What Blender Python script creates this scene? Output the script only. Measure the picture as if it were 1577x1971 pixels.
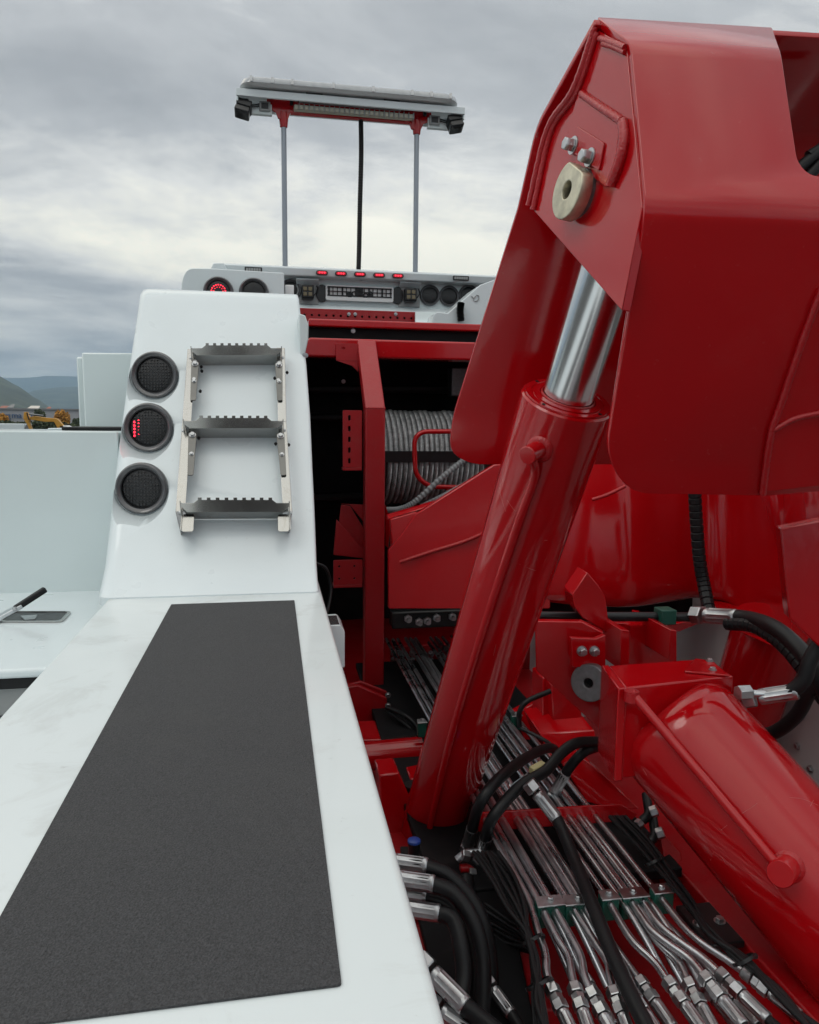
import bpy, bmesh, math, random
from mathutils import Vector as V, Matrix
random.seed(7)
for o in list(bpy.data.objects): bpy.data.objects.remove(o, do_unlink=True)
SC = bpy.context.scene
COL = SC.collection
R_ = math.radians

# ------------------------------------------------------------------ camera (world origin = camera, ground at -2.4)
W, H, CX, CY, F = 1577.0, 1971.0, 788.5, 985.5, 1450.0
GROUND = -2.4
yc = V(((524 - CX) / F, (CY - 809) / F, -1)).normalized()
xc = V(((9000 - CX) / F, (CY - 890) / F, -1)).normalized()
xc = (xc - yc * xc.dot(yc)).normalized()
zc = xc.cross(yc)
RW = Matrix((xc, yc, zc))                      # rows: world axes in camera coordinates
cam_d = bpy.data.cameras.new('camera'); cam = bpy.data.objects.new('camera', cam_d); COL.objects.link(cam)
cam.matrix_world = RW.to_4x4()
cam_d.sensor_fit = 'VERTICAL'; cam_d.sensor_height = 24; cam_d.lens = F / H * 24
cam_d.clip_start = 0.02; cam_d.clip_end = 60000
SC.camera = cam

# ------------------------------------------------------------------ world: Nishita behind a broken overcast layer
wd = bpy.data.worlds.new('World'); SC.world = wd; wd.use_nodes = True
nt = wd.node_tree; nt.nodes.clear()
def N(t, **k):
    n = nt.nodes.new(t)
    for a, b in k.items(): setattr(n, a, b)
    return n
L = nt.links.new
out = N('ShaderNodeOutputWorld'); bg = N('ShaderNodeBackground'); bg.inputs[1].default_value = 0.1
L(bg.outputs[0], out.inputs[0])
SUN_EL, SUN_AZ = R_(52), R_(-120)               # azimuth measured from +Y towards +X
sky = N('ShaderNodeTexSky', sky_type='NISHITA', sun_disc=False, sun_elevation=SUN_EL, sun_rotation=SUN_AZ, air_density=1.0, dust_density=1.5)
tc = N('ShaderNodeTexCoord'); sp = N('ShaderNodeSeparateXYZ'); L(tc.outputs['Generated'], sp.inputs[0])
def M_(op, a, b=None, c=None, clamp=False):
    n = N('ShaderNodeMath', operation=op, use_clamp=clamp)
    for i, x in enumerate((a, b, c)):
        if x is None: continue
        if hasattr(x, 'is_linked'): L(x, n.inputs[i])
        else: n.inputs[i].default_value = x
    return n.outputs[0]
zz = M_('ADD', M_('MAXIMUM', sp.outputs[2], 0.0), 0.16)
cb = N('ShaderNodeCombineXYZ'); L(M_('DIVIDE', sp.outputs[0], zz), cb.inputs[0]); L(M_('DIVIDE', sp.outputs[1], zz), cb.inputs[1]); cb.inputs[2].default_value = 3.7
n1 = N('ShaderNodeTexNoise'); n1.inputs['Scale'].default_value = 0.85; n1.inputs['Detail'].default_value = 9; n1.inputs['Roughness'].default_value = 0.6; n1.inputs['Distortion'].default_value = 0.35
n2 = N('ShaderNodeTexNoise'); n2.inputs['Scale'].default_value = 0.33; n2.inputs['Detail'].default_value = 3; n2.inputs['Distortion'].default_value = 0.3
mp = N('ShaderNodeMapping'); mp.inputs['Location'].default_value = (1.3, 0.2, 0); mp.inputs['Scale'].default_value = (0.8, 1.0, 1)
L(cb.outputs[0], mp.inputs[0]); L(mp.outputs[0], n1.inputs[0]); L(mp.outputs[0], n2.inputs[0])
n3 = N('ShaderNodeTexNoise'); n3.inputs['Scale'].default_value = 3.2; n3.inputs['Detail'].default_value = 8; n3.inputs['Roughness'].default_value = 0.62; n3.inputs['Distortion'].default_value = 0.6
L(mp.outputs[0], n3.inputs[0])
cl = M_('ADD', M_('ADD', M_('MULTIPLY', n1.outputs[0], 0.62), M_('MULTIPLY', n2.outputs[0], 0.26)), M_('MULTIPLY', n3.outputs[0], 0.12))
rp = N('ShaderNodeValToRGB'); L(cl, rp.inputs[0])
e = rp.color_ramp.elements
e[0].position = 0.37; e[0].color = (4.1, 4.25, 4.4, 1)
e[1].position = 0.60; e[1].color = (13.2, 12.8, 11.0, 1)
k = e.new(0.445); k.color = (5.4, 5.55, 5.65, 1)
k = e.new(0.515); k.color = (9.0, 9.0, 8.65, 1)
mx = N('ShaderNodeMixRGB'); mx.inputs[0].default_value = 0.96
# standard overcast luminance: the layer is thinner, so brighter, towards the zenith
ov = N('ShaderNodeVectorMath', operation='SCALE'); L(rp.outputs[0], ov.inputs[0]); L(M_('ADD', M_('MULTIPLY', M_('MAXIMUM', sp.outputs[2], 0.0), 0.8), 0.8), ov.inputs['Scale'])
L(sky.outputs[0], mx.inputs[1]); L(ov.outputs[0], mx.inputs[2]); L(mx.outputs[0], bg.inputs[0])

sd = bpy.data.lights.new('sun', 'SUN'); sd.energy = 0.5; sd.angle = R_(25); sd.color = (1.0, 0.97, 0.92)
sun = bpy.data.objects.new('sun', sd); COL.objects.link(sun)
sdir = V((math.sin(SUN_AZ) * math.cos(SUN_EL), math.cos(SUN_AZ) * math.cos(SUN_EL), math.sin(SUN_EL)))
sun.rotation_euler = sdir.to_track_quat('Z', 'Y').to_euler(); sun.location = (0, 0, 30)
SC.render.engine = 'CYCLES'
vs = SC.view_settings; vs.view_transform = 'Standard'; vs.look = 'None'; vs.gamma = 1; vs.exposure = -0.06; vs.use_curve_mapping = False

# ------------------------------------------------------------------ photograph pixel -> point in the place
def ray(px, py): return RW @ V(((px - CX) / F, (CY - py) / F, -1))
def U(px, py, Y): d = ray(px, py); return d * (Y / d.y)
def UZ(px, py, z): d = ray(px, py); return d * (z / d.z)
def UX(px, py, x): d = ray(px, py); return d * (x / d.x)
def UP(px, py, p0, n): d = ray(px, py); return d * (p0.dot(n) / d.dot(n))
EX, EY, EZ = V((1, 0, 0)), V((0, 1, 0)), V((0, 0, 1))

# ------------------------------------------------------------------ materials
MATS = {}
def mat(name, col, rough=0.4, metal=0.0, coat=0.0, var=0.0, vscale=6.0, bump=0.0, bscale=80.0, emit=None, estr=0.0, rvar=0.0, dirt=None, dscale=3.0, damt=0.0, spec=0.5, aniso=None, specks=None, sscale=40, samt=.5):
    m = bpy.data.materials.new(name); m.use_nodes = True
    t = m.node_tree; b = t.nodes['Principled BSDF']
    b.inputs['Roughness'].default_value = rough; b.inputs['Metallic'].default_value = metal
    b.inputs['Coat Weight'].default_value = coat; b.inputs['Coat Roughness'].default_value = 0.06
    b.inputs['Specular IOR Level'].default_value = spec
    b.inputs['Base Color'].default_value = (*col, 1)
    tcn = t.nodes.new('ShaderNodeTexCoord'); src = tcn.outputs['Object']
    if aniso:
        mpn = t.nodes.new('ShaderNodeMapping'); mpn.inputs['Scale'].default_value = aniso; t.links.new(src, mpn.inputs[0]); src = mpn.outputs[0]
    colsock = None
    if var > 0:
        n = t.nodes.new('ShaderNodeTexNoise'); n.inputs['Scale'].default_value = vscale; n.inputs['Detail'].default_value = 5
        t.links.new(src, n.inputs[0])
        r = t.nodes.new('ShaderNodeValToRGB'); t.links.new(n.outputs[0], r.inputs[0])
        r.color_ramp.elements[0].position = 0.3; r.color_ramp.elements[1].position = 0.7
        r.color_ramp.elements[0].color = (*[c * (1 - var) for c in col], 1); r.color_ramp.elements[1].color = (*[min(1, c * (1 + var)) for c in col], 1)
        colsock = r.outputs[0]
    if dirt:
        n = t.nodes.new('ShaderNodeTexNoise'); n.inputs['Scale'].default_value = dscale; n.inputs['Detail'].default_value = 9; n.inputs['Roughness'].default_value = 0.65; n.inputs['Distortion'].default_value = 0.8
        t.links.new(src, n.inputs[0])
        r = t.nodes.new('ShaderNodeValToRGB'); t.links.new(n.outputs[0], r.inputs[0])
        r.color_ramp.elements[0].position = 0.52; r.color_ramp.elements[0].color = (0, 0, 0, 1)
        r.color_ramp.elements[1].position = 0.78; r.color_ramp.elements[1].color = (damt, damt, damt, 1)
        x = t.nodes.new('ShaderNodeMixRGB'); t.links.new(r.outputs[0], x.inputs[0])
        x.inputs[1].default_value = (*col, 1); x.inputs[2].default_value = (*dirt, 1)
        if colsock: t.links.new(colsock, x.inputs[1])
        colsock = x.outputs[0]
    if specks:
        n = t.nodes.new('ShaderNodeTexNoise'); n.inputs['Scale'].default_value = sscale; n.inputs['Detail'].default_value = 6; n.inputs['Roughness'].default_value = 0.7
        t.links.new(src, n.inputs[0])
        r = t.nodes.new('ShaderNodeValToRGB'); t.links.new(n.outputs[0], r.inputs[0])
        r.color_ramp.elements[0].position = 0.64; r.color_ramp.elements[0].color = (0, 0, 0, 1)
        r.color_ramp.elements[1].position = 0.76; r.color_ramp.elements[1].color = (samt, samt, samt, 1)
        x = t.nodes.new('ShaderNodeMixRGB'); t.links.new(r.outputs[0], x.inputs[0]); x.inputs[1].default_value = (*col, 1); x.inputs[2].default_value = (*specks, 1)
        if colsock: t.links.new(colsock, x.inputs[1])
        colsock = x.outputs[0]
    if colsock: t.links.new(colsock, b.inputs['Base Color'])
    if rvar > 0:
        n = t.nodes.new('ShaderNodeTexNoise'); n.inputs['Scale'].default_value = 9; n.inputs['Detail'].default_value = 6
        t.links.new(src, n.inputs[0])
        r = t.nodes.new('ShaderNodeMapRange'); r.inputs[1].default_value = 0.3; r.inputs[2].default_value = 0.75; r.inputs[3].default_value = rough; r.inputs[4].default_value = rough + rvar
        t.links.new(n.outputs[0], r.inputs[0]); t.links.new(r.outputs[0], b.inputs['Roughness'])
    if bump > 0:
        n = t.nodes.new('ShaderNodeTexNoise'); n.inputs['Scale'].default_value = bscale; n.inputs['Detail'].default_value = 2
        t.links.new(src, n.inputs[0])
        bm = t.nodes.new('ShaderNodeBump'); bm.inputs['Strength'].default_value = bump; bm.inputs['Distance'].default_value = 0.002
        t.links.new(n.outputs[0], bm.inputs['Height']); t.links.new(bm.outputs[0], b.inputs['Normal'])
        if coat: t.links.new(bm.outputs[0], b.inputs['Coat Normal'])
    if emit:
        b.inputs['Emission Color'].default_value = (*emit, 1); b.inputs['Emission Strength'].default_value = estr
    MATS[name] = m; return m
mat('white_paint', (0.68, 0.745, 0.765), 0.26, coat=0.5, rvar=0.12, bump=0.05, bscale=40, var=0.02, specks=(0.38, 0.38, 0.37), sscale=55, samt=.25)
mat('white_deck', (0.69, 0.742, 0.75), 0.28, coat=0.35, rvar=0.25, dirt=(0.42, 0.42, 0.40), dscale=5.5, damt=0.62, bump=0.08, bscale=30, specks=(0.30, 0.30, 0.29), sscale=34, samt=.55)
mat('white_shaded', (0.655, 0.735, 0.74), 0.30, coat=0.4, var=0.03, vscale=2)  # the white paint again, a touch darker: shade put into the colour
mat('red_paint', (0.40, 0.0018, 0.0046), 0.09, spec=0.5, coat=0.15, bump=0.09, bscale=40, var=0.07, vscale=3, rvar=0.07, dirt=(0.42, 0.05, 0.05), dscale=6, damt=0.10, specks=(0.5, 0.16, 0.15), sscale=48, samt=.22)
mat('red_wavy', (0.40, 0.0012, 0.0045), 0.17, coat=0.2, bump=0.8, bscale=26, aniso=(1, 1, 0.5))
mat('red_rough', (0.33, 0.0015, 0.005), 0.3, coat=0.1, bump=0.4, bscale=90, dirt=(0.26, 0.06, 0.05), dscale=24, damt=0.3, rvar=0.2)
mat('red_weld', (0.38, 0.0015, 0.005), 0.3, coat=0.2, bump=0.9, bscale=240)
mat('scratch_pale', (0.50, 0.12, 0.11), 0.5)
mat('chrome_rod', (0.72, 0.73, 0.74), 0.16, 1.0, rvar=0.06, bump=0.03, bscale=300)
mat('zinc_tube', (0.60, 0.62, 0.64), 0.22, 1.0, rvar=0.2, var=0.12, vscale=30)
mat('zinc_nut', (0.48, 0.49, 0.50), 0.27, 1.0, rvar=0.2, var=0.15, vscale=60)
mat('stainless', (0.44, 0.435, 0.42), 0.12, 1.0, rvar=0.12, dirt=(0.26, 0.23, 0.19), dscale=16, damt=0.5)
mat('arm_dark_reflection', (0.17, 0.168, 0.16), 0.3, 1.0, rvar=0.2, dirt=(0.3, 0.29, 0.27), dscale=14, damt=0.5)  # dark tone of the ladder arms holds a dark reflection in the colour
mat('gold_steel', (0.56, 0.52, 0.40), 0.36, 1.0, rvar=0.2, var=0.25, vscale=40)
mat('grey_steel', (0.22, 0.225, 0.23), 0.42, 0.9, var=0.15, vscale=60, rvar=0.15)
mat('wire_steel', (0.52, 0.525, 0.53), 0.36, 0.9, var=0.3, vscale=40, rvar=0.2)
mat('rubber', (0.008, 0.008, 0.009), 0.38, spec=0.28, bump=0.2, bscale=200, rvar=0.15)
mat('black_plastic', (0.014, 0.014, 0.015), 0.3, spec=0.35, var=0.2, vscale=20)
mat('cavity_shade', (0.008, 0.008, 0.009), 0.6, spec=0.15, dirt=(0.03, 0.025, 0.024), dscale=4, damt=0.8)  # near black for bay, gaps, holes and floor sheets: shade as colour
mat('bezel', (0.085, 0.085, 0.09), 0.22, coat=0.7, bump=0.02)
mat('lens_dark', (0.006, 0.006, 0.007), 0.2, coat=0.15, bump=0.7, bscale=420)
mat('diode_dark', (0.02, 0.02, 0.021), 0.25)
mat('grip', (0.042, 0.042, 0.045), 0.8, var=0.5, vscale=520, bump=1.0, bscale=420, dirt=(0.07, 0.069, 0.066), dscale=2.5, damt=0.35, specks=(0.12, 0.12, 0.115), sscale=330, samt=.5)
mat('led_red', (0.6, 0.01, 0.02), 0.3, emit=(1.0, 0.02, 0.05), estr=3.2)
mat('marker_lens', (0.25, 0.01, 0.015), 0.15, coat=0.5, emit=(1.0, 0.02, 0.05), estr=0.35)
mat('clear_lens', (0.33, 0.35, 0.37), 0.12, coat=0.8, var=0.12, vscale=25)
mat('grey_plastic', (0.30, 0.31, 0.31), 0.4, var=0.08)
mat('tray_grey', (0.55, 0.56, 0.56), 0.4, var=0.1, vscale=3)
mat('grey_hose', (0.22, 0.23, 0.24), 0.45, var=0.1)
mat('cream', (0.42, 0.41, 0.33), 0.35, var=0.12, vscale=60)
mat('pole_grey', (0.30, 0.33, 0.37), 0.35, 0.6)
mat('amber', (0.14, 0.11, 0.055), 0.2, coat=0.5)
mat('plate_white', (0.78, 0.79, 0.79), 0.35)
mat('green_clamp', (0.006, 0.07, 0.05), 0.45)
mat('pale_body', (0.46, 0.45, 0.45), 0.3, coat=0.3, dirt=(0.3, 0.29, 0.28), dscale=4, damt=0.5)
mat('blue_cap', (0.02, 0.06, 0.3), 0.35)
mat('yellow_tag', (0.5, 0.45, 0.22), 0.5)
mat('asphalt', (0.05, 0.05, 0.049), 0.85, var=0.3, vscale=0.4)
mat('excavator_yellow', (0.55, 0.27, 0.03), 0.45, var=0.12, vscale=2)
mat('hall_wall', (0.34, 0.34, 0.355), 0.6, var=0.04, vscale=0.2)
mat('sign_blue', (0.035, 0.085, 0.20), 0.5)
mat('roof_red', (0.32, 0.12, 0.08), 0.7, var=0.2, vscale=1)
mat('house_wall', (0.6, 0.56, 0.5), 0.7)
mat('roof_grey', (0.2, 0.2, 0.2), 0.7)
mat('leaf_orange', (0.42, 0.20, 0.025), 0.7, var=0.4, vscale=2)
mat('leaf_dark', (0.045, 0.06, 0.025), 0.8, var=0.4, vscale=2)
mat('bark', (0.07, 0.05, 0.035), 0.9)
mat('forest', (0.05, 0.062, 0.035), 0.95, var=0.55, vscale=0.012)
mat('glass_dark', (0.03, 0.035, 0.04), 0.08, coat=0.5)

# ------------------------------------------------------------------ mesh helpers
def frames(path):
    n = len(path); tans = []
    for i in range(n):
        a = path[max(i - 1, 0)]; b = path[min(i + 1, n - 1)]
        tans.append((b - a).normalized())
    up = EZ if abs(tans[0].z) < 0.9 else EX
    u = (up - tans[0] * up.dot(tans[0])).normalized(); res = []
    for t in tans:
        u = (u - t * u.dot(t)).normalized(); res.append((t, u, t.cross(u)))
    return res
def spline(pts, n=8):
    P = [pts[0] * 2 - pts[1]] + list(pts) + [pts[-1] * 2 - pts[-2]]; o = []
    for i in range(1, len(P) - 2):
        p0, p1, p2, p3 = P[i - 1:i + 3]
        for k in range(n):
            t = k / n
            o.append(0.5 * ((2 * p1) + (p2 - p0) * t + (2 * p0 - 5 * p1 + 4 * p2 - p3) * t * t + (3 * p1 - p0 - 3 * p2 + p3) * t ** 3))
    o.append(P[-2].copy()); return o
def bend(pts, r=0.05, n=6):
    """polyline with rounded corners"""
    o = [pts[0]]
    for i in range(1, len(pts) - 1):
        a, b, c = pts[i - 1], pts[i], pts[i + 1]
        rr = min(r, (a - b).length * 0.49, (c - b).length * 0.49)
        p = b + (a - b).normalized() * rr; q = b + (c - b).normalized() * rr
        for k in range(n + 1):
            t = k / n; o.append(p * (1 - t) ** 2 + b * 2 * t * (1 - t) + q * t * t)
    o.append(pts[-1]); return o
def rpoly(pts, rad, n=6):
    """closed polygon with rounded corners; rad: dict index->radius or number"""
    o = []; m = len(pts)
    for i in range(m):
        r = rad.get(i, 0) if isinstance(rad, dict) else rad
        a, b, c = pts[i - 1], pts[i], pts[(i + 1) % m]
        if r <= 0: o.append(b); continue
        rr = min(r, (a - b).length * 0.49, (c - b).length * 0.49)
        p = b + (a - b).normalized() * rr; q = b + (c - b).normalized() * rr
        for k in range(n + 1):
            t = k / n; o.append(p * (1 - t) ** 2 + b * 2 * t * (1 - t) + q * t * t)
    return o
class MB:
    def __init__(s): s.v = []; s.f = []
    def add(s, vs, fs):
        o = len(s.v); s.v += [V(x) for x in vs]; s.f += [tuple(i + o for i in f) for f in fs]; return s
    def box(s, x0, x1, y0, y1, z0, z1):
        return s.add([(x, y, z) for z in (z0, z1) for y in (y0, y1) for x in (x0, x1)],
                     [(0, 2, 3, 1), (4, 5, 7, 6), (0, 1, 5, 4), (2, 6, 7, 3), (0, 4, 6, 2), (1, 3, 7, 5)])
    def obox(s, c, ax, ay, az):
        """oriented box: centre and three half vectors"""
        return s.add([c + ax * i + ay * j + az * k for k in (-1, 1) for j in (-1, 1) for i in (-1, 1)],
                     [(0, 2, 3, 1), (4, 5, 7, 6), (0, 1, 5, 4), (2, 6, 7, 3), (0, 4, 6, 2), (1, 3, 7, 5)])
    def prism(s, pts, vec):
        n = len(pts)
        return s.add(list(pts) + [p + vec for p in pts], [tuple(range(n)), tuple(range(2 * n - 1, n - 1, -1))] + [(i, i + n, (i + 1) % n + n, (i + 1) % n) for i in range(n)])
    def tube(s, path, r, n=10, cap=True, rf=None):
        fr = frames(path); vs = []; fs = []
        for i, (p, (t, u, w)) in enumerate(zip(path, fr)):
            rr = rf(i) if rf else r
            for k in range(n):
                a = 2 * math.pi * k / n; vs.append(p + (u * math.cos(a) + w * math.sin(a)) * rr)
        for i in range(len(path) - 1):
            for k in range(n): fs.append((i * n + k, i * n + (k + 1) % n, (i + 1) * n + (k + 1) % n, (i + 1) * n + k))
        if cap: fs.append(tuple(range(n - 1, -1, -1))); fs.append(tuple((len(path) - 1) * n + k for k in range(n)))
        return s.add(vs, fs)
    def lathe(s, p0, axis, prof, n=24, close=True):
        axis = axis.normalized(); up = EZ if abs(axis.z) < 0.9 else EX
        u = (up - axis * up.dot(axis)).normalized(); w = axis.cross(u); vs = []; fs = []
        for (t, r) in prof:
            for k in range(n):
                a = 2 * math.pi * k / n; vs.append(p0 + axis * t + (u * math.cos(a) + w * math.sin(a)) * r)
        m = len(prof)
        for i in range(m - 1):
            for k in range(n): fs.append((i * n + k, i * n + (k + 1) % n, (i + 1) * n + (k + 1) % n, (i + 1) * n + k))
        if close: fs.append(tuple(range(n - 1, -1, -1))); fs.append(tuple((m - 1) * n + k for k in range(n)))
        return s.add(vs, fs)
    def loft(s, rows, closed=True, caps=True):
        n = len(rows[0]); vs = [p for r in rows for p in r]; fs = []
        for i in range(len(rows) - 1):
            for k in range(n if closed else n - 1): fs.append((i * n + k, i * n + (k + 1) % n, (i + 1) * n + (k + 1) % n, (i + 1) * n + k))
        if caps and closed: fs.append(tuple(range(n - 1, -1, -1))); fs.append(tuple((len(rows) - 1) * n + k for k in range(n)))
        return s.add(vs, fs)
    def mesh(s, name, smooth=35, weld=False):
        me = bpy.data.meshes.new(name); me.from_pydata([tuple(x) for x in s.v], [], s.f); me.validate()
        bm = bmesh.new(); bm.from_mesh(me)
        if weld: bmesh.ops.remove_doubles(bm, verts=bm.verts, dist=1e-5)
        bmesh.ops.recalc_face_normals(bm, faces=bm.faces); bm.to_mesh(me); bm.free()
        me.shade_smooth(); me.set_sharp_from_angle(angle=R_(smooth)); return me
    def build(s, name, m, parent=None, bevel=0.0, smooth=35, weld=False, seg=2):
        return link(name, s.mesh(name, smooth, weld), m, parent, None, bevel, seg)
def link(name, me, m, parent=None, mw=None, bevel=0.0, seg=2):
    o = bpy.data.objects.new(name, me); COL.objects.link(o)
    if m and not me.materials: me.materials.append(MATS[m])
    if parent is not None: o.parent = parent; o.matrix_parent_inverse = PINV(parent)
    if mw is not None: o.matrix_basis = mw
    if bevel > 0:
        b = o.modifiers.new('bevel', 'BEVEL'); b.width = bevel; b.segments = seg; b.limit_method = 'ANGLE'; b.angle_limit = R_(40); b.harden_normals = False
    return o
def WM(o):
    m = o.matrix_basis.copy()
    if o.parent is not None: m = WM(o.parent) @ o.matrix_parent_inverse @ m
    return m
def PINV(p): return WM(p).inverted()
def thing(name, label, cat, loc, group=None):
    o = bpy.data.objects.new(name, None); COL.objects.link(o); o.location = loc; o.empty_display_size = 0.1
    o['label'] = label; o['category'] = cat
    if group: o['group'] = group
    return o
def tag(o, label, cat=None, group=None, kind=None):
    if label: o['label'] = label
    if cat: o['category'] = cat
    if group: o['group'] = group
    if kind: o['kind'] = kind
    return o
def holed(outline, holes, thick, bevel=0.0):
    """2D outline and hole loops -> mesh plate in XY, thickness along Z (centred)"""
    cu = bpy.data.curves.new('plate_curve', 'CURVE'); cu.dimensions = '2D'; cu.fill_mode = 'BOTH'; cu.extrude = thick / 2; cu.bevel_depth = bevel; cu.bevel_resolution = 1
    if bevel: cu.offset = -bevel
    for lp in [outline] + holes:
        sp_ = cu.splines.new('POLY'); sp_.points.add(len(lp) - 1); sp_.use_cyclic_u = True
        for p, q in zip(sp_.points, lp): p.co = (q[0], q[1], 0, 1)
    ob = bpy.data.objects.new('plate_curve', cu); COL.objects.link(ob)
    me = bpy.data.meshes.new_from_object(ob.evaluated_get(bpy.context.evaluated_depsgraph_get()))
    bpy.data.objects.remove(ob); bpy.data.curves.remove(cu)
    me.materials.clear(); me.shade_smooth(); me.set_sharp_from_angle(angle=R_(35)); return me
def circ(cx, cy, r, n=20): return [(cx + r * math.cos(2 * math.pi * i / n), cy + r * math.sin(2 * math.pi * i / n)) for i in range(n)]
def slot(cx, cy, w, h, n=8):
    """vertical or horizontal obround"""
    o = []; r = min(w, h) / 2
    for i in range(2 * n):
        a = 2 * math.pi * i / (2 * n) ; o.append((cx + math.copysign(max(w / 2 - r, 0), math.cos(a)) + r * math.cos(a), cy + math.copysign(max(h / 2 - r, 0), math.sin(a)) + r * math.sin(a)))
    return o
def rrect(x0, x1, y0, y1, r, n=4):
    o = []
    for cx, cy, a0 in ((x1 - r, y1 - r, 0), (x0 + r, y1 - r, 90), (x0 + r, y0 + r, 180), (x1 - r, y0 + r, 270)):
        for i in range(n + 1):
            a = R_(a0 + 90 * i / n); o.append((cx + r * math.cos(a), cy + r * math.sin(a)))
    return o
def axes(o, x, y, z=None):
    """matrix with given origin and axis directions"""
    x = x.normalized(); z = (z or x.cross(y)).normalized(); y = z.cross(x)
    return Matrix(((x.x, y.x, z.x, o.x), (x.y, y.y, z.y, o.y), (x.z, y.z, z.z, o.z), (0, 0, 0, 1)))
def zalign(o, z, roll=EX):
    z = z.normalized(); x = (roll - z * roll.dot(z)).normalized()
    return axes(o, x, z.cross(x), z)
# shared small meshes: hexagon bolt with washer along +Z
def hexbolt(r=0.011, h=0.009):
    m = MB(); m.lathe(V((0, 0, 0)), EZ, [(0, r * 1.35), (0.002, r * 1.35)], 20)
    m.lathe(V((0, 0, 0.0021)), EZ, [(0, r * 0.93), (0.0006, r), (h - 0.0015, r), (h, r * 0.86)], 6)
    return m.mesh('bolt', 30)
BOLT = hexbolt()
def bolt(parent, p, n, s=1.0, m='zinc_nut', name='bolt'):
    if not BOLT.materials: BOLT.materials.append(MATS['zinc_nut'])
    roll = EX if abs(n.normalized().x) < 0.8 else EZ
    return link(name, BOLT, m, parent, zalign(p, n, (roll + EY * random.uniform(-0.6, 0.6))) @ Matrix.Scale(s, 4))
EOFF=0
# ================================================================== SETTING
def structure(o): o['kind'] = 'structure'; return o
g = MB().box(-9500, 9500, -9500, 9500, GROUND - 0.5, GROUND).build('ground', 'asphalt'); structure(g)
def ridge(name, D, depth, prof, amp, seed):
    rnd = random.Random(seed); NX = 120; rows = []
    x0, x1 = prof[0][0], prof[-1][0]
    ph = [(rnd.uniform(0, 6.28), rnd.uniform(0.7, 1.3)) for _ in range(9)]
    def nz(a, b): return sum(math.sin(a * 0.9 * 1.7 ** i * f + p + b * 1.3 ** i) / 1.6 ** i for i, (p, f) in enumerate(ph)) / 2.2
    def top(px):
        for (a, b), (c, d) in zip(prof, prof[1:]):
            if a <= px <= c:
                t = (px - a) / (c - a); t = t * t * (3 - 2 * t) * 0.5 + t * 0.5; return b + (d - b) * t
        return prof[-1][1]
    for j in range(9):
        t = j / 8; row = []
        for i in range(NX + 1):
            px = x0 + (x1 - x0) * i / NX
            p = U(px, 809, D - depth * (1 - t)); ztop = U(px, top(px), D).z
            z = GROUND - 2 + (ztop - GROUND + 2) * (math.sin(t * math.pi / 2) ** 1.2) + amp * nz(i * 0.25, j * 1.1) * (0.25 + t) * (0 if j == 0 else 1)
            row.append(V((p.x, p.y, z)))
        rows.append(row)
    o = MB().loft(rows, closed=False).build(name, 'forest', smooth=180); structure(o); return o
ridge('hill', 2600, 1500, [(-1400, 735), (-500, 715), (-150, 710), (0, 728), (40, 748), (75, 772), (110, 795), (160, 809), (200, 812)], 7, 3)
ridge('hill', 5200, 1600, [(-300, 790), (20, 775), (65, 752), (110, 746), (160, 744), (260, 752), (700, 760), (1300, 740), (2300, 770)], 7, 5)
ridge('hill', 8200, 1800, [(-900, 735), (-300, 728), (10, 727), (50, 729), (100, 724), (150, 726), (300, 728), (800, 734), (1500, 728), (2600, 734)], 6, 8)

# factory hall far behind, letters on its wall
hall = thing('factory_hall', 'long grey factory hall with blue lettering behind the excavator', 'building', V((U(100, 812, 260).x, 260, GROUND)))
xa, xb = U(-260, 809, 260).x, U(152, 809, 260).x; zt = U(60, 789, 260).z
MB().box(xa, xb, 260, 300, GROUND, zt).build('wall', 'hall_wall', hall)
MB().box(xa - .5, xb + .5, 259.6, 300.5, zt, zt + 0.5).build('roof', 'roof_grey', hall)
def text_mesh(s, size, ext=0.1):
    cu = bpy.data.curves.new('letter', 'FONT'); cu.body = s; cu.size = size; cu.extrude = ext
    ob = bpy.data.objects.new('letter', cu); COL.objects.link(ob)
    me = bpy.data.meshes.new_from_object(ob.evaluated_get(bpy.context.evaluated_depsgraph_get()))
    bpy.data.objects.remove(ob); bpy.data.curves.remove(cu); me.materials.clear(); return me
for ch, px in (('r', 8), ('g', 13.5), ('m', 22.5), ('a', 35.5), ('r', 59.5)):
    p = U(px, 804.6, 259.7)
    link('letter', text_mesh(ch, 2.6), 'sign_blue', hall, Matrix.Translation(p) @ Matrix.Rotation(R_(90), 4, 'X'))
# village roofs in front of the slope
for i, (px, py, w, lab, rm) in enumerate(((6, 784, 16, 'red roofed far house at the left edge of the photo', 'roof_red'), (20, 781, 8, 'small far house with a grey roof beside the red roofed one', 'roof_grey'),
                                  (63, 784, 18, 'wide pale far house in the middle of the village', 'house_wall'), (91, 786, 8, 'small far house nearest the tall white locker box', 'roof_red'))):
    p = U(px, py, 420); r = thing('village_house', lab, 'house', V((p.x, 420, GROUND)), 'houses of the far village')
    hw = w * 420 / F / 2; zt = p.z - 1.2
    MB().box(p.x - hw, p.x + hw, 420, 430, GROUND, zt).build('wall', 'house_wall', r)
    MB().prism([V((p.x - hw - .4, 419.6, zt)), V((p.x + hw + .4, 419.6, zt)), V((p.x + hw - .4, 425, p.z + .6)), V((p.x - hw + .4, 425, p.z + .6))], V((0, 0, 0.3))).build('roof', rm, r)
    for k in (-0.45, 0.3):
        MB().box(p.x + hw * k, p.x + hw * k + 1.1, 419.9, 420.2, zt - 1.9, zt - 0.6).build('window', 'glass_dark', r)
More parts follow.
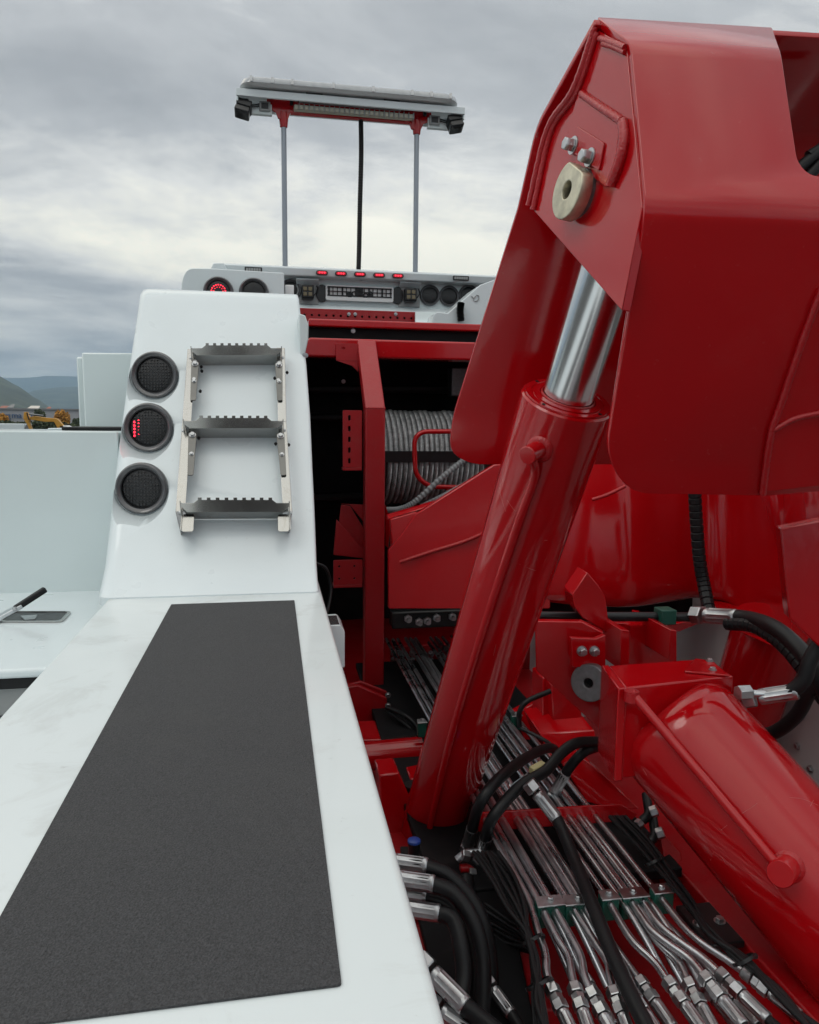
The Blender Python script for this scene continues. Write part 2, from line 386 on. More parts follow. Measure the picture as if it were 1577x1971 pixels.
def foliage(c, rx, ry, rz, n, s, seed):
    rnd = random.Random(seed); m = MB()
    for _ in range(n):
        while True:
            q = V((rnd.uniform(-1, 1), rnd.uniform(-1, 1), rnd.uniform(-1, 1)))
            if 0.15 < q.length < 1 + 0.15 * math.sin(9 * q.x) : break
        p = c + V((q.x * rx, q.y * ry, q.z * rz)); a = V((rnd.gauss(0, 1), rnd.gauss(0, 1), rnd.gauss(0, 1))).normalized(); b = a.orthogonal().normalized(); ss = s * rnd.uniform(0.6, 1.4)
        m.add([p - a * ss, p + b * ss * 0.6, p + a * ss, p - b * ss * 0.6], [(0, 1, 2, 3)])
    return m
for i, (px, py0, py1, w, D, mt, lab) in enumerate(((119, 789, 826, 26, 110, 'leaf_orange', 'round orange autumn tree beside the excavator cab'), (4, 796, 824, 20, 110, 'leaf_orange', 'orange green autumn tree at the left photo edge'),
                                            (76, 788, 822, 19, 140, 'leaf_dark', 'dark green tree behind the excavator boom'), (150, 806, 828, 20, 150, 'leaf_dark', 'low dark tree beside the tall white locker box'))):
    top = U(px, py0, D); bot = U(px, py1, D); c = (top + bot) / 2; hz = (top.z - bot.z) / 2; rx = w / F * D / 2
    t = thing('autumn_tree' if 'orange' in mt else 'leafy_tree', lab, 'tree', V((c.x, D, GROUND)), 'trees on the far yard edge')
    MB().tube([V((c.x, D, GROUND)), V((c.x + .1, D, c.z - hz * .3)), V((c.x, D, c.z + hz * .4))], 0.15, 7, rf=lambda i: 0.16 - 0.05 * i).build('trunk', 'bark', t)
    foliage(V((c.x, D, c.z)), rx, rx, hz, 1500, 0.17 * D / 110, i).build('crown', mt, t)
hp = U(30, 818, 85)
hd = thing('clipped_hedge', 'dark brown green hedge low behind the excavator', 'hedge', V((hp.x, 85, GROUND)))
hm = foliage(V((U(60, 818, 85).x, 86, -1.2)), 7.5, 0.9, 0.95, 5200, 0.16, 41); hm.build('crown', 'leaf_dark', hd)
MB().box(U(-60, 818, 85).x, U(130, 818, 85).x, 85.7, 86.3, GROUND, -0.6).build('branch_core', 'bark', hd)
# white lorry roof at the left edge
lp = U(20, 816, 75)
wr = thing('lorry_trailer', 'low white trailer roof showing above the locker wall', 'trailer', V((lp.x, 75, GROUND)))
MB().box(U(-60, 816, 75).x, U(46, 816, 75).x, 75, 77.4, -1.6, U(20, 815.5, 75).z).build('body', 'white_paint', wr, 0.05)
for kx in (-40, -5, 30):
    MB().lathe(V((U(kx, 816, 75).x, 74.9, GROUND + .45)), EY, [(0, .45), (.3, .45)], 18).build('wheel', 'rubber', wr)
# yellow excavator
D = 62
ex = thing('crawler_excavator', 'yellow crawler excavator with bent arm in the far yard', 'excavator', V((U(110, 830, D).x, D, GROUND)))
def E(px, py, d=D): return U(px, py, d)
MB().prism([E(57, 803), E(66, 801), E(88, 804), E(103, 805), E(110, 806), E(124, 822), E(113, 828), E(104, 812), E(86, 812), E(67, 809), E(59, 808)], V((0, .5, 0))).build('boom', 'excavator_yellow', ex, 0.03)
MB().prism([E(46, 793), E(52, 793), E(55, 800), E(58, 806), E(56, 812), E(62, 829), E(57, 829), E(51, 815), E(45, 806)], V((0, .4, 0))).build('stick', 'excavator_yellow', ex, 0.03)
MB().prism([E(52, 815), E(57, 829), E(61, 842), E(50, 838), E(47, 824)], V((0, .9, 0))).build('bucket', 'grey_steel', ex, 0.02)
MB().tube([E(56, 797, D - .1), E(84, 800, D - .1)], 0.06, 8).build('hydraulic_cylinder', 'grey_steel', ex)
MB().tube([E(52, 794, D - .1), E(56, 808, D - .1)], 0.05, 8).build('link_arm', 'black_plastic', ex)
a, b = E(112, 819), E(134, 830)
cabm = MB().prism([V((a.x, D, -1.7)), V((b.x, D, -1.7)), V((b.x - .05, D, a.z - .1)), V((b.x - .25, D, a.z)), V((a.x + .1, D, a.z))], V((0, 1.2, 0))).build('cab', 'plate_white', ex, 0.03)
MB().box(a.x + .12, b.x - .2, D - .02, D + .02, -1.2, a.z - .12).build('window', 'glass_dark', cabm)
MB().box(a.x - .3, b.x + 1.6, D, D + 1.8, -1.75, -1.0).build('upper_body', 'excavator_yellow', ex, 0.05)
for dy in (-.2, 1.5): MB().prism(rpoly([V((a.x - .8, D + dy, GROUND)), V((b.x + 1.8, D + dy, GROUND)), V((b.x + 1.8, D + dy, -1.8)), V((a.x - .8, D + dy, -1.8))], 0.28), V((0, .5, 0))).build('track', 'rubber', ex)

# haze: air between here and the hills
hz = MB().box(-9490, 9490, -9490, 9490, GROUND - 1, 505).build('haze', None); hz['kind'] = 'stuff'
hm_ = bpy.data.materials.new('haze'); hm_.use_nodes = True; t = hm_.node_tree; t.nodes.remove(t.nodes['Principled BSDF'])
pv = t.nodes.new('ShaderNodeVolumePrincipled'); pv.inputs['Color'].default_value = (0.52, 0.76, 1.0, 1); pv.inputs['Density'].default_value = 1.7e-4; pv.inputs['Anisotropy'].default_value = 0.2
t.links.new(pv.outputs[0], t.nodes['Material Output'].inputs['Volume']); hz.data.materials.append(hm_)

# ================================================================== WHITE SIDE BODY
DECK = -0.5
XL = UZ(95, 1265, DECK).x; XR = UZ(700, 1416, DECK).x
body = thing('walkway_deck', 'white side body of the recovery truck with sloped tower and dark walkway', 'truck body', V(((XL + XR) / 2, 1.0, -1.5)))
prof = rpoly([V((XL - .006, -0.8, -1.45)), V((XR, -0.8, -1.45)), V((XR, -0.8, DECK)), V((XL + .012, -0.8, DECK)), V((XL - .006, -0.8, DECK - .045))], {2: 0.011, 3: 0.006}, 5)
MB().prism(prof, V((0, 3.35, 0))).build('deck_panel', 'white_deck', body)
# tower: sloped face
F0 = V((0, 2.21, DECK)); FA = V((0, 0.9, 1.03)).normalized(); FN = V((0, -FA.z, FA.y))
def FP(px, py, off=0.0): return UP(px, py, F0 + FN * off, FN)
rows = []
TAB = [(1139, 191, 612.5), (1120, 193.5, 611.5), (1085, 198, 610), (1040, 203, 608.5), (980, 210, 606), (900, 219.5, 602), (800, 233, 597.5), (700, 247, 590), (620, 259.5, 580.5), (585, 264.5, 577), (571, 267, 575.5), (561, 272, 573)]
for i, (py, pl, pr) in enumerate(TAB):
    a = FP(pl, py); b = FP(pr, py); z = (a.z + b.z) / 2; y = a.y
    fl = max(0.0, (z - (DECK + .11)) / -.11); y -= 0.05 * fl ** 2.2
    xl, xr = a.x, b.x
    if i == len(TAB) - 1: y += 0.012
    rl, rr = 0.045, 0.012; yb = 3.9; s = []
    for k in range(7):
        q = R_(180 + 90 * k / 6); s.append(V((xl + rl + rl * math.cos(q), y + rl + rl * math.sin(q), z)))
    for k in range(5):
        q = R_(270 + 90 * k / 4); s.append(V((xr - rr + rr * math.cos(q), y + rr + rr * math.sin(q), z)))
    s += [V((xr, yb, z)), V((xl, yb, z))]; rows.append(s)
rows.insert(0, [V((p.x, p.y + (.0 if k > 11 else .0), DECK - .02)) for k, p in enumerate(rows[0])])
tower = MB().loft(rows).build('tower_panel', 'white_paint', body, smooth=50)
LN = V((-0.13, -0.99, 0.08)).normalized()
lamps = []
cutters = []
for px, py, s in ((299, 722, 49.5), (287, 823, 52), (274, 940, 56)):
    c = FP(px, py, -0.016); r = s / F * (c.dot(RW.transposed() @ V((0, 0, 1))) * -1 if False else c.length) * 1.0
    lamps.append((c, 0.0815))
    m = MB(); m.lathe(c, LN, [(0, .0865), (.012, .0865), (.1, .118)], 48); cutters.append(m.build('cutter', 'white_paint'))
for cu in cutters:
    md = tower.modifiers.new('cut', 'BOOLEAN'); md.object = cu; md.operation = 'DIFFERENCE'; md.solver = 'EXACT'
me = bpy.data.meshes.new_from_object(tower.evaluated_get(bpy.context.evaluated_depsgraph_get()))
tower.modifiers.clear(); tower.data = me; me.shade_smooth(); me.set_sharp_from_angle(angle=R_(40))
for cu in cutters: bpy.data.objects.remove(cu)
def led_mesh(r):
    m = MB(); m.lathe(V((0, 0, 0)), EZ, [(0, r), (r * .6, r * .8), (r * .9, r * .3)], 10); return m.mesh('led')
def round_lamp(parent, c, n, R, leds, label=None, roll=EX):
    """bezel (part) > lens, led (sub-parts)"""
    M0 = zalign(c, n, roll); m = MB()
    m.lathe(V((0, 0, 0)), EZ, [(-.005, R * 1.0), (.010, R * 1.0), (.016, R * .97), (.019, R * .92), (.013, R * .80), (.011, R * .785), (-.002, R * .78), (-.005, R * .75)], 48)
    b = link('round_lamp', m.mesh('round_lamp'), 'bezel', parent, M0)
    if label: b['label'] = label
    m = MB(); m.lathe(V((0, 0, 0)), EZ, [(-.003, R * .775), (.004, R * .77), (.008, R * .62), (.010, R * .3), (.0105, .001)], 40)
    link('lens', m.mesh('lens'), 'lens_dark', b, M0)
    m = MB(); m.lathe(V((0, 0, 0)), EZ, [(.003, R * .79), (.012, R * .79), (.012, R * .75), (.003, R * .75)], 40, close=False)
    link('lens_ring', m.mesh('lens_ring'), 'black_plastic', b, M0)
    if R > .08 and parent.name.startswith('walkway'):
        m = MB()
        for i in range(-5, 6):
            for j in range(-5, 6):
                if i * i + j * j < 27: m.lathe(V((i * R * .125, j * R * .125, .0085)), EZ, [(0, R * .042), (.0022, R * .034), (.003, R * .012)], 6)
        link('diode_array', m.mesh('diode_array'), 'diode_dark', b, M0)
    for (x, y, s) in leds: link('led', led_mesh(R * s), 'led_red', b, M0 @ Matrix.Translation((x * R, y * R, .0085)))
    return b
L2 = [(-.55, y, .05) for y in (-.34, -.2, -.06, .08, .22)] + [(-.38, y, .038) for y in (-.26, -.12, .02, .16, .28)]
for i, (c, R) in enumerate(lamps): round_lamp(body, c, LN, R, L2 if i == 1 else [], ['dark unlit round lamp nearest the tower top', 'round lamp with a lit column of red diodes', 'largest looking dark round lamp nearest the deck'][i])
# walkway mat
gm = [UZ(330, 1165, DECK), UZ(567, 1157, DECK), UZ(658, 1900, DECK), UZ(-190, 1993, DECK)]
e1 = UZ(0, 1770, DECK); dl = (e1 - gm[0]).normalized(); gm[3] = gm[0] + dl * ((gm[2] - gm[1]).length * 1.0)
gm = rpoly(gm, 0.004, 3)
MB().prism([p + V((0, 0, .0007)) for p in gm], V((0, 0, .0022))).build('grip_mat', 'grip', body)
# small parts right of the tower and deck
a = U(577, 604, 2.85); b = U(594, 690, 2.85)
MB().prism([U(575, 603, 2.85), U(588, 607, 2.85), U(594, 626, 2.85), U(594, 652, 2.85), U(584, 697, 2.85), U(579, 690, 2.85)], V((0, .5, 0))).build('corner_panel', 'white_shaded', body, 0.004)
bolt(body, U(586, 683, 2.845), -EY, 0.5)
a = U(632, 1204, 1.98); b = U(664, 1285, 1.98)
bx_ = MB().prism(rpoly([V((XR + .002, 1.98, a.z)), V((b.x - .012, 1.98, a.z)), V((b.x, 1.98, a.z - .018)), V((b.x, 1.98, b.z)), V((XR + .002, 1.98, b.z))], 0.004, 3), V((0, .12, 0))).build('sensor_box', 'white_paint', body, 0.002)
MB().box(XR + .004, b.x - .014, 1.985, 2.08, a.z - .004, a.z + .0012).build('lens', 'lens_dark', bx_)

# ================================================================== FOLDING LADDER ON THE TOWER
lad = thing('folding_ladder', 'polished steel folding ladder with three serrated steps on the tower', 'ladder', FP(455, 1020, 0.0))
def rail(pts, sgn):
    m = MB(); pts = [FP(*p) for p in pts]; wd_ = 0.027; th = 0.003
    for a, b in zip(pts, pts[1:]):
        d = (b - a); c = (a + b) / 2; hl = d / 2
        side = d.normalized().cross(FN).normalized()
        if side.x < 0: side = -side
        m.obox(c + side * sgn * wd_ / 2, hl, side * wd_ / 2, FN * th / 2)            # flange
        m.obox(c - FN * 0.0 - FN * .016, hl, side * th / 2, FN * .016)                # outer web
    return m
OFF = 0.05
lr = rail([(362, 672, OFF), (352, 812, OFF), (339, 985, OFF), (348, 1022, OFF - .03)], 1).build('rail', 'stainless', lad, 0.0008)
rr_ = rail([(548, 670, OFF), (551, 812, OFF), (562, 985, OFF), (556, 1018, OFF - .03)], -1).build('rail', 'stainless', lad, 0.0008)
def step(pl, pr, hpx, y):
    """serrated tread: front plate + toothed top edge"""
    a = FP(pl, y, OFF + .045); b = FP(pr, y, OFF + .045); w = (b - a).length; ux = (b - a).normalized()
    dn = (EZ * -0.9 + EY * 0.25).normalized(); fr_ = ux.cross(dn).normalized()
    if fr_.y > 0: fr_ = -fr_
    h = hpx; NT = 9; pts = [(0, 0.004)]
    x0, x1 = w * .16, w * .84; tw = (x1 - x0) / (2 * NT - 1)
    pts += [(x0 - .012, .004), (x0, -.006)]
    for i in range(NT):
        xs = x0 + i * 2 * tw; pts += [(xs + .001, -.006), (xs + .001, -.0135), (xs + tw - .001, -.0135), (xs + tw - .001, -.006)]
    pts += [(x1, -.006), (x1 + .012, .004), (w, .004), (w, .012), (w - .02, h), (.02, h), (0, .012)]
    P3 = [a + ux * p[0] + dn * p[1] for p in pts]
    s_ = MB().prism(P3, -fr_ * .0025).build('step', 'stainless', lad, 0.0006)
    # tread surface going back to the tower
    bk = (FN * -1 * 0.75 + EZ * 0.05).normalized(); t_ = MB()
    t_.obox(a + ux * w / 2 + bk * .048 + dn * .003, ux * (w / 2 - .004), bk * .045, EZ * .0012)
    t_.build('tread', 'stainless', s_, 0.0005)
    for q, s2 in ((a, 1), (b, -1)):
        m = MB(); pp = rpoly([q + bk * -.004 + dn * -.004, q + bk * .09 + dn * -.008, q + bk * .085 + dn * .035, q + bk * .02 + dn * .05, q + dn * .03], 0.008, 3)
        m.prism(pp, ux * (.003 * s2)).build('bracket', 'stainless', s_, 0.0005)
        bolt(s_, q + bk * .03 + dn * .018 - ux * .001 * s2, -ux * s2, 0.55, name='rivet')
    return s_
for pl, pr, h, y in ((367, 543, .029, 668), (352, 546, .029, 808), (346, 558, .034, 966)): step(pl, pr, h, y)
for px, py in ((376, 697), (538, 699), (373, 840), (541, 838), (374, 731), (536, 733), (370, 880), (542, 880)):
    bolt(lad, FP(px, py, OFF + .002), FN, 0.62 if py < 850 else .5, name='rivet')
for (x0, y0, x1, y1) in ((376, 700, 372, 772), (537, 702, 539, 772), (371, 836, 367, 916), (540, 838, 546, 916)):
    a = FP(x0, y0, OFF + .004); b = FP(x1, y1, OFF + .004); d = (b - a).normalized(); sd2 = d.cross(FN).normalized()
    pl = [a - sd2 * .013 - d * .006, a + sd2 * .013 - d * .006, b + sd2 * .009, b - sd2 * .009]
    ar = MB().prism(rpoly(pl, .006, 4), FN * .004).build('folding_arm', 'arm_dark_reflection', lad, .0006)
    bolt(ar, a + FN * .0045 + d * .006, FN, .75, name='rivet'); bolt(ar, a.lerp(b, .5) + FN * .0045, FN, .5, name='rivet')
for px, sx in ((362, -1), (546, 1)):
    q = FP(px, 1008, OFF + .004); m = MB()
    fr2 = rpoly([q + EX * -.017 - FA * .028, q + EX * .017 - FA * .028, q + EX * .017 + FA * .035, q + EX * -.017 + FA * .035], 0.008, 4)
    m.prism(fr2, -FN * .003).build('foot', 'stainless', lad, 0.0006)
    q2 = q + EX * .018 * sx
    MB().prism([q2 - FA * .022, q2 + FA * .045, q2 + FA * .045 - FN * .05, q2 - FN * .05], EX * .003 * sx).build('foot_web', 'stainless', lad, 0.0005)
for px, py in ((388, 708), (389, 716), (386, 755), (383, 845), (553, 719), (556, 858), (529, 730), (531, 856)):
    MB().lathe(FP(px, py, OFF - .012), FN, [(0, .004), (.006, .0055), (.012, .002)], 10).build('clip', 'rubber', lad)

# ================================================================== GULLWING DOOR, LOCKERS LEFT OF THE BODY
DZ = -0.572
gw = thing('gullwing_door', 'white door folded up level with the deck, latch lever raised', 'door', V((-1.0, 1.9, DZ)))
p0 = UZ(60, 1288, DZ); p1 = UZ(60, 1126, DZ)
MB().box(-1.9, XL - .012, p0.y, p1.y - .004, DZ - .022, DZ).build('door_panel', 'white_paint', gw, 0.008, seg=3)
MB().box(-1.9, XL - .03, p0.y + .012, p1.y - .02, DZ - .05, DZ - .0225).build('rubber_seal', 'rubber', gw, 0.004)
MB().box(-1.9, XL - .05, p0.y + .03, p1.y - .04, DZ - .12, DZ - .0505).build('inner_frame', 'grey_plastic', gw, 0.004)
# latch: dish with rim
dish = [UZ(22, 1179, DZ), UZ(139, 1179, DZ), UZ(120, 1199, DZ), UZ(-6, 1199, DZ)]
dn_ = [p + V((0, 0, .001)) for p in rpoly(dish, .02, 4)]
cxy = sum((p for p in dish), V((0, 0, 0))) / 4
rim = MB(); inner = [cxy + (p - cxy) * 0.90 + V((0, 0, .0015)) for p in dn_]
rim.loft([dn_, [p + V((0, 0, .004)) for p in dn_], [p + V((0, 0, .003)) for p in inner], inner], caps=False)
lt = rim.build('latch_rim', 'stainless', gw)
MB().prism([p + V((0, 0, -.0002)) for p in inner], V((0, 0, .0006))).build('latch_dish', 'black_plastic', lt)
MB().prism([UZ(40, 1187, DZ + .003), UZ(72, 1185, DZ + .003), UZ(68, 1193, DZ + .003), UZ(48, 1195, DZ + .003)], V((0, 0, .003))).build('strike_plate', 'zinc_nut', lt)
la = UZ(-16, 1197, DZ + .006); lb_ = U(40, 1166, la.y + .05); lc_ = U(88, 1134, la.y + .09)
def bar3(a, b, w, t):
    d = (b - a); s1 = d.cross(EZ).normalized(); s2 = d.cross(s1).normalized(); return MB().obox((a + b) / 2, d / 2, s1 * w, s2 * t)
lv = bar3(la, lb_, .012, .006).build('lever', 'zinc_tube', gw, 0.002)
bar3(la.lerp(lb_, .8), lc_, .009, .0085).build('lever_grip', 'rubber', lv, 0.004)
bolt(lv, la.lerp(lb_, .85) - V((0, .013, 0)), -EY, 0.5)
# body ledge below the door
MB().box(-1.9, XL - .008, -0.8, 1.80, -1.45, -0.72).build('lower_panel', 'white_paint', body, 0.01)
MB().box(-1.7, XL - .02, 1.8005, 2.6, -1.45, -0.72).build('locker_frame', 'grey_plastic', body, 0.005)
# wall locker behind the door
lw = thing('storage_locker', 'wide plain white locker wall rising behind the gullwing door', 'locker', V((-1.2, 2.6, -1.4)))
zt = U(100, 829.5, 2.62).z; xr_ = -.5
MB().box(-2.6, xr_, 2.62, 3.05, -1.4, zt).build('locker_panel', 'white_shaded', lw, 0.006, seg=3)
MB().box(U(126, 826, 2.8).x, xr_, 2.75, 3.02, zt + .0005, zt + .012).build('rubber_seal', 'rubber', lw, 0.003)
MB().box(U(100, 826, 2.9).x, U(126, 826, 2.8).x, 2.85, 3.02, zt + .0005, zt + .006).build('lid_edge', 'white_paint', lw, 0.002)
lb = thing('locker_box', 'tall pale locker box with a stepped corner, standing beyond the locker wall', 'locker', V((-.7, 3.3, -1.4)))
q0 = U(157, 678, 3.1); q1 = U(147, 687, 3.22)
MB().prism([U(157, 678.5, 3.1), U(300, 680, 3.1), U(300, 830, 3.1) + V((0, 0, -1.1)), U(166, 830, 3.1) + V((0, 0, -1.1))], V((0, .1, 0))).build('front_panel', 'white_shaded', lb, 0.006)
MB().prism([U(147, 687, 3.22), U(300, 688, 3.22), U(300, 830, 3.22) + V((0, 0, -1.1)), U(155, 830, 3.22) + V((0, 0, -1.1))], V((0, .6, 0))).build('side_panel', 'white_shaded', lb, 0.006)
# ================================================================== HEADBOARD
HB = 5.9
hb = thing('headboard', 'white headboard across the truck with number plate holder and red marker lights', 'headboard', V((.7, HB, .5)))
def extx(prof, x0, x1): return MB().prism([V((x0, y, z)) for y, z in prof], V((x1 - x0, 0, 0)))
zA = U(690, 517.5, 5.78).z; zB = U(690, 535, 5.78).z; zC = U(690, 541, 5.9).z; zD = U(690, 589, 5.9).z; zE = U(690, 593, 5.84).z; zF = U(690, 603, 5.86).z
hx0, hx1 = U(432, 520, 5.78).x, U(1010, 520, 5.78).x
extx([(6.2, zA + .01), (5.80, zA), (5.775, zA - .012), (5.79, zB), (5.9, zC), (6.2, zC)], hx0, hx1).build('brim', 'white_paint', hb, 0.008, seg=3)
MB().box(hx0 + .05, hx1, 5.9, 5.95, zD - .002, zC + .0).build('lamp_panel', 'white_shaded', hb)
extx([(5.9, zD), (5.85, zE), (5.835, zE - .015), (5.86, zF), (6.0, zF)], hx0 + .05, hx1).build('bottom_lip', 'white_paint', hb, 0.006, seg=3)
MB().prism([U(404, 520, 5.76), U(411, 506, 5.76), U(431, 506, 5.76), U(438, 519, 5.76), U(440, 560, 5.76), U(404, 560, 5.76)], V((0, .4, 0))).build('end_cap', 'white_paint', hb, 0.006)
# marker lights
for px, py in ((620, 525.3), (656.5, 527), (693, 528.3), (730, 530), (766, 531.3)):
    c = U(px, py, 5.773); w = .044; h = .0165
    me = holed(rrect(-w, w, -h, h, h * .98, 6), [], .014)
    b = link('marker_light', me, 'black_plastic', hb, axes(c, EX, EZ))
    link('lens', holed(rrect(-w * .78, w * .78, -h * .62, h * .62, h * .6, 6), [], .008, .002), 'marker_lens', b, axes(c + V((0, -.009, 0)), EX, EZ))
    for dx in (-.018, 0, .018): link('led', led_mesh(.0058), 'led_red', b, zalign(c + V((dx, -.013, 0)), -EY))
for px, py in ((488, 519), (887.5, 535.5)):
    c = U(px, py, 5.774); b = link('clearance_light', holed(rrect(-.062, .062, -.017, .017, .006), [], .01), 'black_plastic', hb, axes(c, EX, EZ))
    for k in range(6): link('pane', holed(rrect(-.0075, .0075, -.010, .010, .002), [], .006), 'grey_plastic', b, axes(c + V((-.045 + k * .018, -.006, 0)), EX, EZ))
for px, py, r in ((560, 558, .080), (827.5, 568.5, .080), (864.5, 570, .080), (902, 568, .080)):
    round_lamp(hb, U(px, py, 5.893), -EY, r, [])
# work lights in stepped recesses
for px, py, lab in ((592, 562, None), (789, 568, None)):
    c = U(px, py, 5.86)
    fr_ = MB(); fr_.box(c.x - .085, c.x + .085, 5.885, 5.899, c.z - .085, c.z + .07); fr_.build('recess_plate', 'grey_plastic', hb, 0.003)
    MB().prism([V((c.x - .08, 5.884, c.z + .055)), V((c.x + .08, 5.884, c.z + .055)), V((c.x + .085, 5.82, c.z + .085)), V((c.x - .085, 5.82, c.z + .085))], V((0, .012, .012))).build('hood', 'white_paint', hb, 0.003)
    w_ = MB().box(c.x - .045, c.x + .045, 5.80, 5.88, c.z - .055, c.z + .045).build('work_light', 'black_plastic', hb, 0.008)
    for i in (-1, 1):
        for j in (-1, 1): MB().box(c.x + i * .019 - .014, c.x + i * .019 + .014, 5.796, 5.81, c.z - .005 + j * .019 - .014, c.z - .005 + j * .019 + .014).build('led', 'amber', w_, 0.002)
    MB().tube(spline([V((c.x + .045, 5.84, c.z - .03)), V((c.x + .075, 5.85, c.z + .01)), V((c.x + .07, 5.87, c.z + .05))], 6), .004, 6).build('cable', 'rubber', w_)
# half round lamps behind the plate ends, plate holder
for px, py in ((620, 565), (765, 569)):
    c = U(px, py, 5.888); me = holed([(x, y * 1.45) for x, y in circ(0, 0, .045, 28)], [], .02, .004); link('side_lamp', me, 'lens_dark', hb, axes(c, EX, EZ))
a = U(627, 548, 5.872); b = U(757, 583, 5.872); cxp = (a.x + b.x) / 2; czp = (a.z + b.z) / 2; w = (b.x - a.x) / 2; h = (a.z - b.z) / 2 * .98
ph = link('number_plate_holder', holed(rrect(-w, w, -h, h, .012), [rrect(-w + .012, w - .012, -h + .026, h - .010, .006)], .02, .002), 'plate_white', hb, axes(V((cxp, 5.868, czp)), EX, EZ))
link('backing', holed(rrect(-w + .01, w - .01, -h + .02, h - .008, .004), [], .004), 'grey_plastic', ph, axes(V((cxp, 5.874, czp)), EX, EZ)).data.materials.clear()
ph.children[0].data.materials.append(MATS['plate_white'])
rnd = random.Random(3)
def lat(x0, x1, z0, z1):
    MB().box(cxp + x0 * w, cxp + x1 * w, 5.860, 5.8705, czp + z0 * h, czp + z1 * h).build('lattice_bar', 'black_plastic', ph)
lat(-.95, .95, .68, .80); lat(-.95, .95, -.40, -.28); lat(-.95, .95, .16, .24)
for i in range(15): lat(-.93 + i * .131, -.93 + i * .131 + (.022 if i % 3 else .05), -.39, .79)
lat(-.10, .09, -.39, .79); lat(-.40, -.24, -.28, .1); lat(.24, .38, -.28, .1)
for x, z in ((-.3, -.2), (-.16, -.05), (.17, -.22), (.31, 0), (-.02, .35)):
    link('lattice_ring', holed(circ(0, 0, .021), [circ(0, 0, .012)], .010), 'black_plastic', ph, axes(V((cxp + x * w, 5.864, czp + z * h)), EX, EZ))
# nearer corner box with lamps at the left end
cb_ = thing('lamp_box', 'white corner box with two half hidden round lamps behind the tower', 'lamp box', V((-.2, 4.6, -.5)))
MB().prism(rpoly([U(346, 640, 4.5), U(350, 541, 4.5), U(360, 516, 4.5), U(406, 516.5, 4.5), U(547, 525, 4.5), U(549, 640, 4.5)], {1: .03, 2: .04, 4: .006}, 5), V((0, 1.2, 0))).build('panel', 'white_paint', cb_, 0.008, seg=3)
RING = [(.46 * math.cos(a), .46 * math.sin(a), .05) for a in [R_(10 + 20 * i) for i in range(9)]] + [(.3 * math.cos(a), .3 * math.sin(a), .035) for a in [R_(10 + 32 * i) for i in range(6)]]
round_lamp(cb_, U(421, 562, 4.492), -EY, .084, RING, 'round lamp with a lit ring of red diodes')
round_lamp(cb_, U(489, 564, 4.492), -EY, .084, [], 'dark unlit round lamp')
q = U(553, 558, 4.7)
MB().box(q.x - .012, q.x + .04, 4.7, 4.74, q.z - .03, q.z + .03).build('side_label', 'plate_white', cb_, 0.004)
# right fairing with mark
fa = thing('side_fairing', 'white angular fairing with a black bellows hose below the headboard end', 'fairing', V((1.3, 5.0, .3)))
FY = 4.9
MB().prism(rpoly([U(833, 616, FY), U(835, 605, FY), U(843, 600, FY), U(862, 603, FY), U(925, 548, FY), U(953, 538, FY), U(975, 538, FY), U(975, 640, FY), U(833, 640, FY)], .006, 3), V((0, .35, 0))).build('panel', 'white_paint', fa, 0.006)
MB().prism([U(838, 640, FY + .01), U(838, 600, FY + .36), U(800, 600, FY + .36), U(800, 640, FY + .01)], V((0, .02, 0))).build('side_sheet', 'white_shaded', fa)
bp = [U(888, 582, FY - .03), U(886, 597, FY - .03), U(888, 618, FY - .03)]; bpp = spline(bp, 16)
MB().tube(bpp, .02, 12, rf=lambda i: .026 if i % 2 else .019).build('bellows', 'rubber', fa, smooth=20)
for pts in ([(908, 570), (912, 574), (916, 570)], [(912, 574), (912, 579)], [(917, 568), (922, 570), (920, 578), (914, 580)]):
    MB().tube(spline([U(x, y, FY - .003) for x, y in pts], 5), .0035, 6).build('emblem_line', 'grey_plastic', fa)

# ================================================================== LIGHT MAST
ms = thing('light_mast', 'raised light bar on two grey poles above the headboard', 'light mast', V((.7, 5.9, zA)))
MY = 5.9
for (x0, y0, x1, y1) in ((545, 236, 550.5, 516), (800.5, 250, 801.5, 526)):
    a = U(x0, y0, MY); b = U(x1, y1, MY); b.x = (a.x + b.x) / 2; a.x = b.x; b.z -= .05
    MB().tube([a, b], .0195, 16).build('pole', 'pole_grey', ms)
    # collar and bracket
    cl_ = MB(); cl_.lathe(a + V((0, 0, .02)), -EZ, [(-.05, .034), (.0, .034), (.05, .028), (.055, .022)], 16); cl_.build('collar', 'red_paint', ms)
cp = spline([U(695, 232, MY + .02), U(695.5, 300, MY + .02), U(693, 400, MY + .02), U(691.5, 480, MY + .02), U(690, 530, MY + .02)], 40)
MB().tube(cp, .019, 10, rf=lambda i: .0195 if i % 2 else .0165).build('cable_conduit', 'rubber', ms, smooth=25)
bz0 = U(675, 187.5, 5.78).z; bz1 = U(675, 201.5, 5.78).z; bx0 = U(455, 175, 5.78).x; bx1 = U(895.5, 212, 5.78).x
ch = extx([(5.78, bz1), (5.78, bz0), (6.08, bz0), (6.08, bz1), (6.06, bz1), (6.06, bz0 - .008), (5.80, bz0 - .008), (5.80, bz1)], bx0, bx1).build('base_channel', 'white_paint', ms, 0.003)
MB().box(bx0 + .002, bx0 + .012, 5.79, 6.07, bz1 - .03, bz0 - .01).build('end_plate', 'white_shaded', ms)
MB().box(bx1 - .012, bx1 - .002, 5.79, 6.07, bz1 - .03, bz0 - .01).build('end_plate', 'white_shaded', ms)
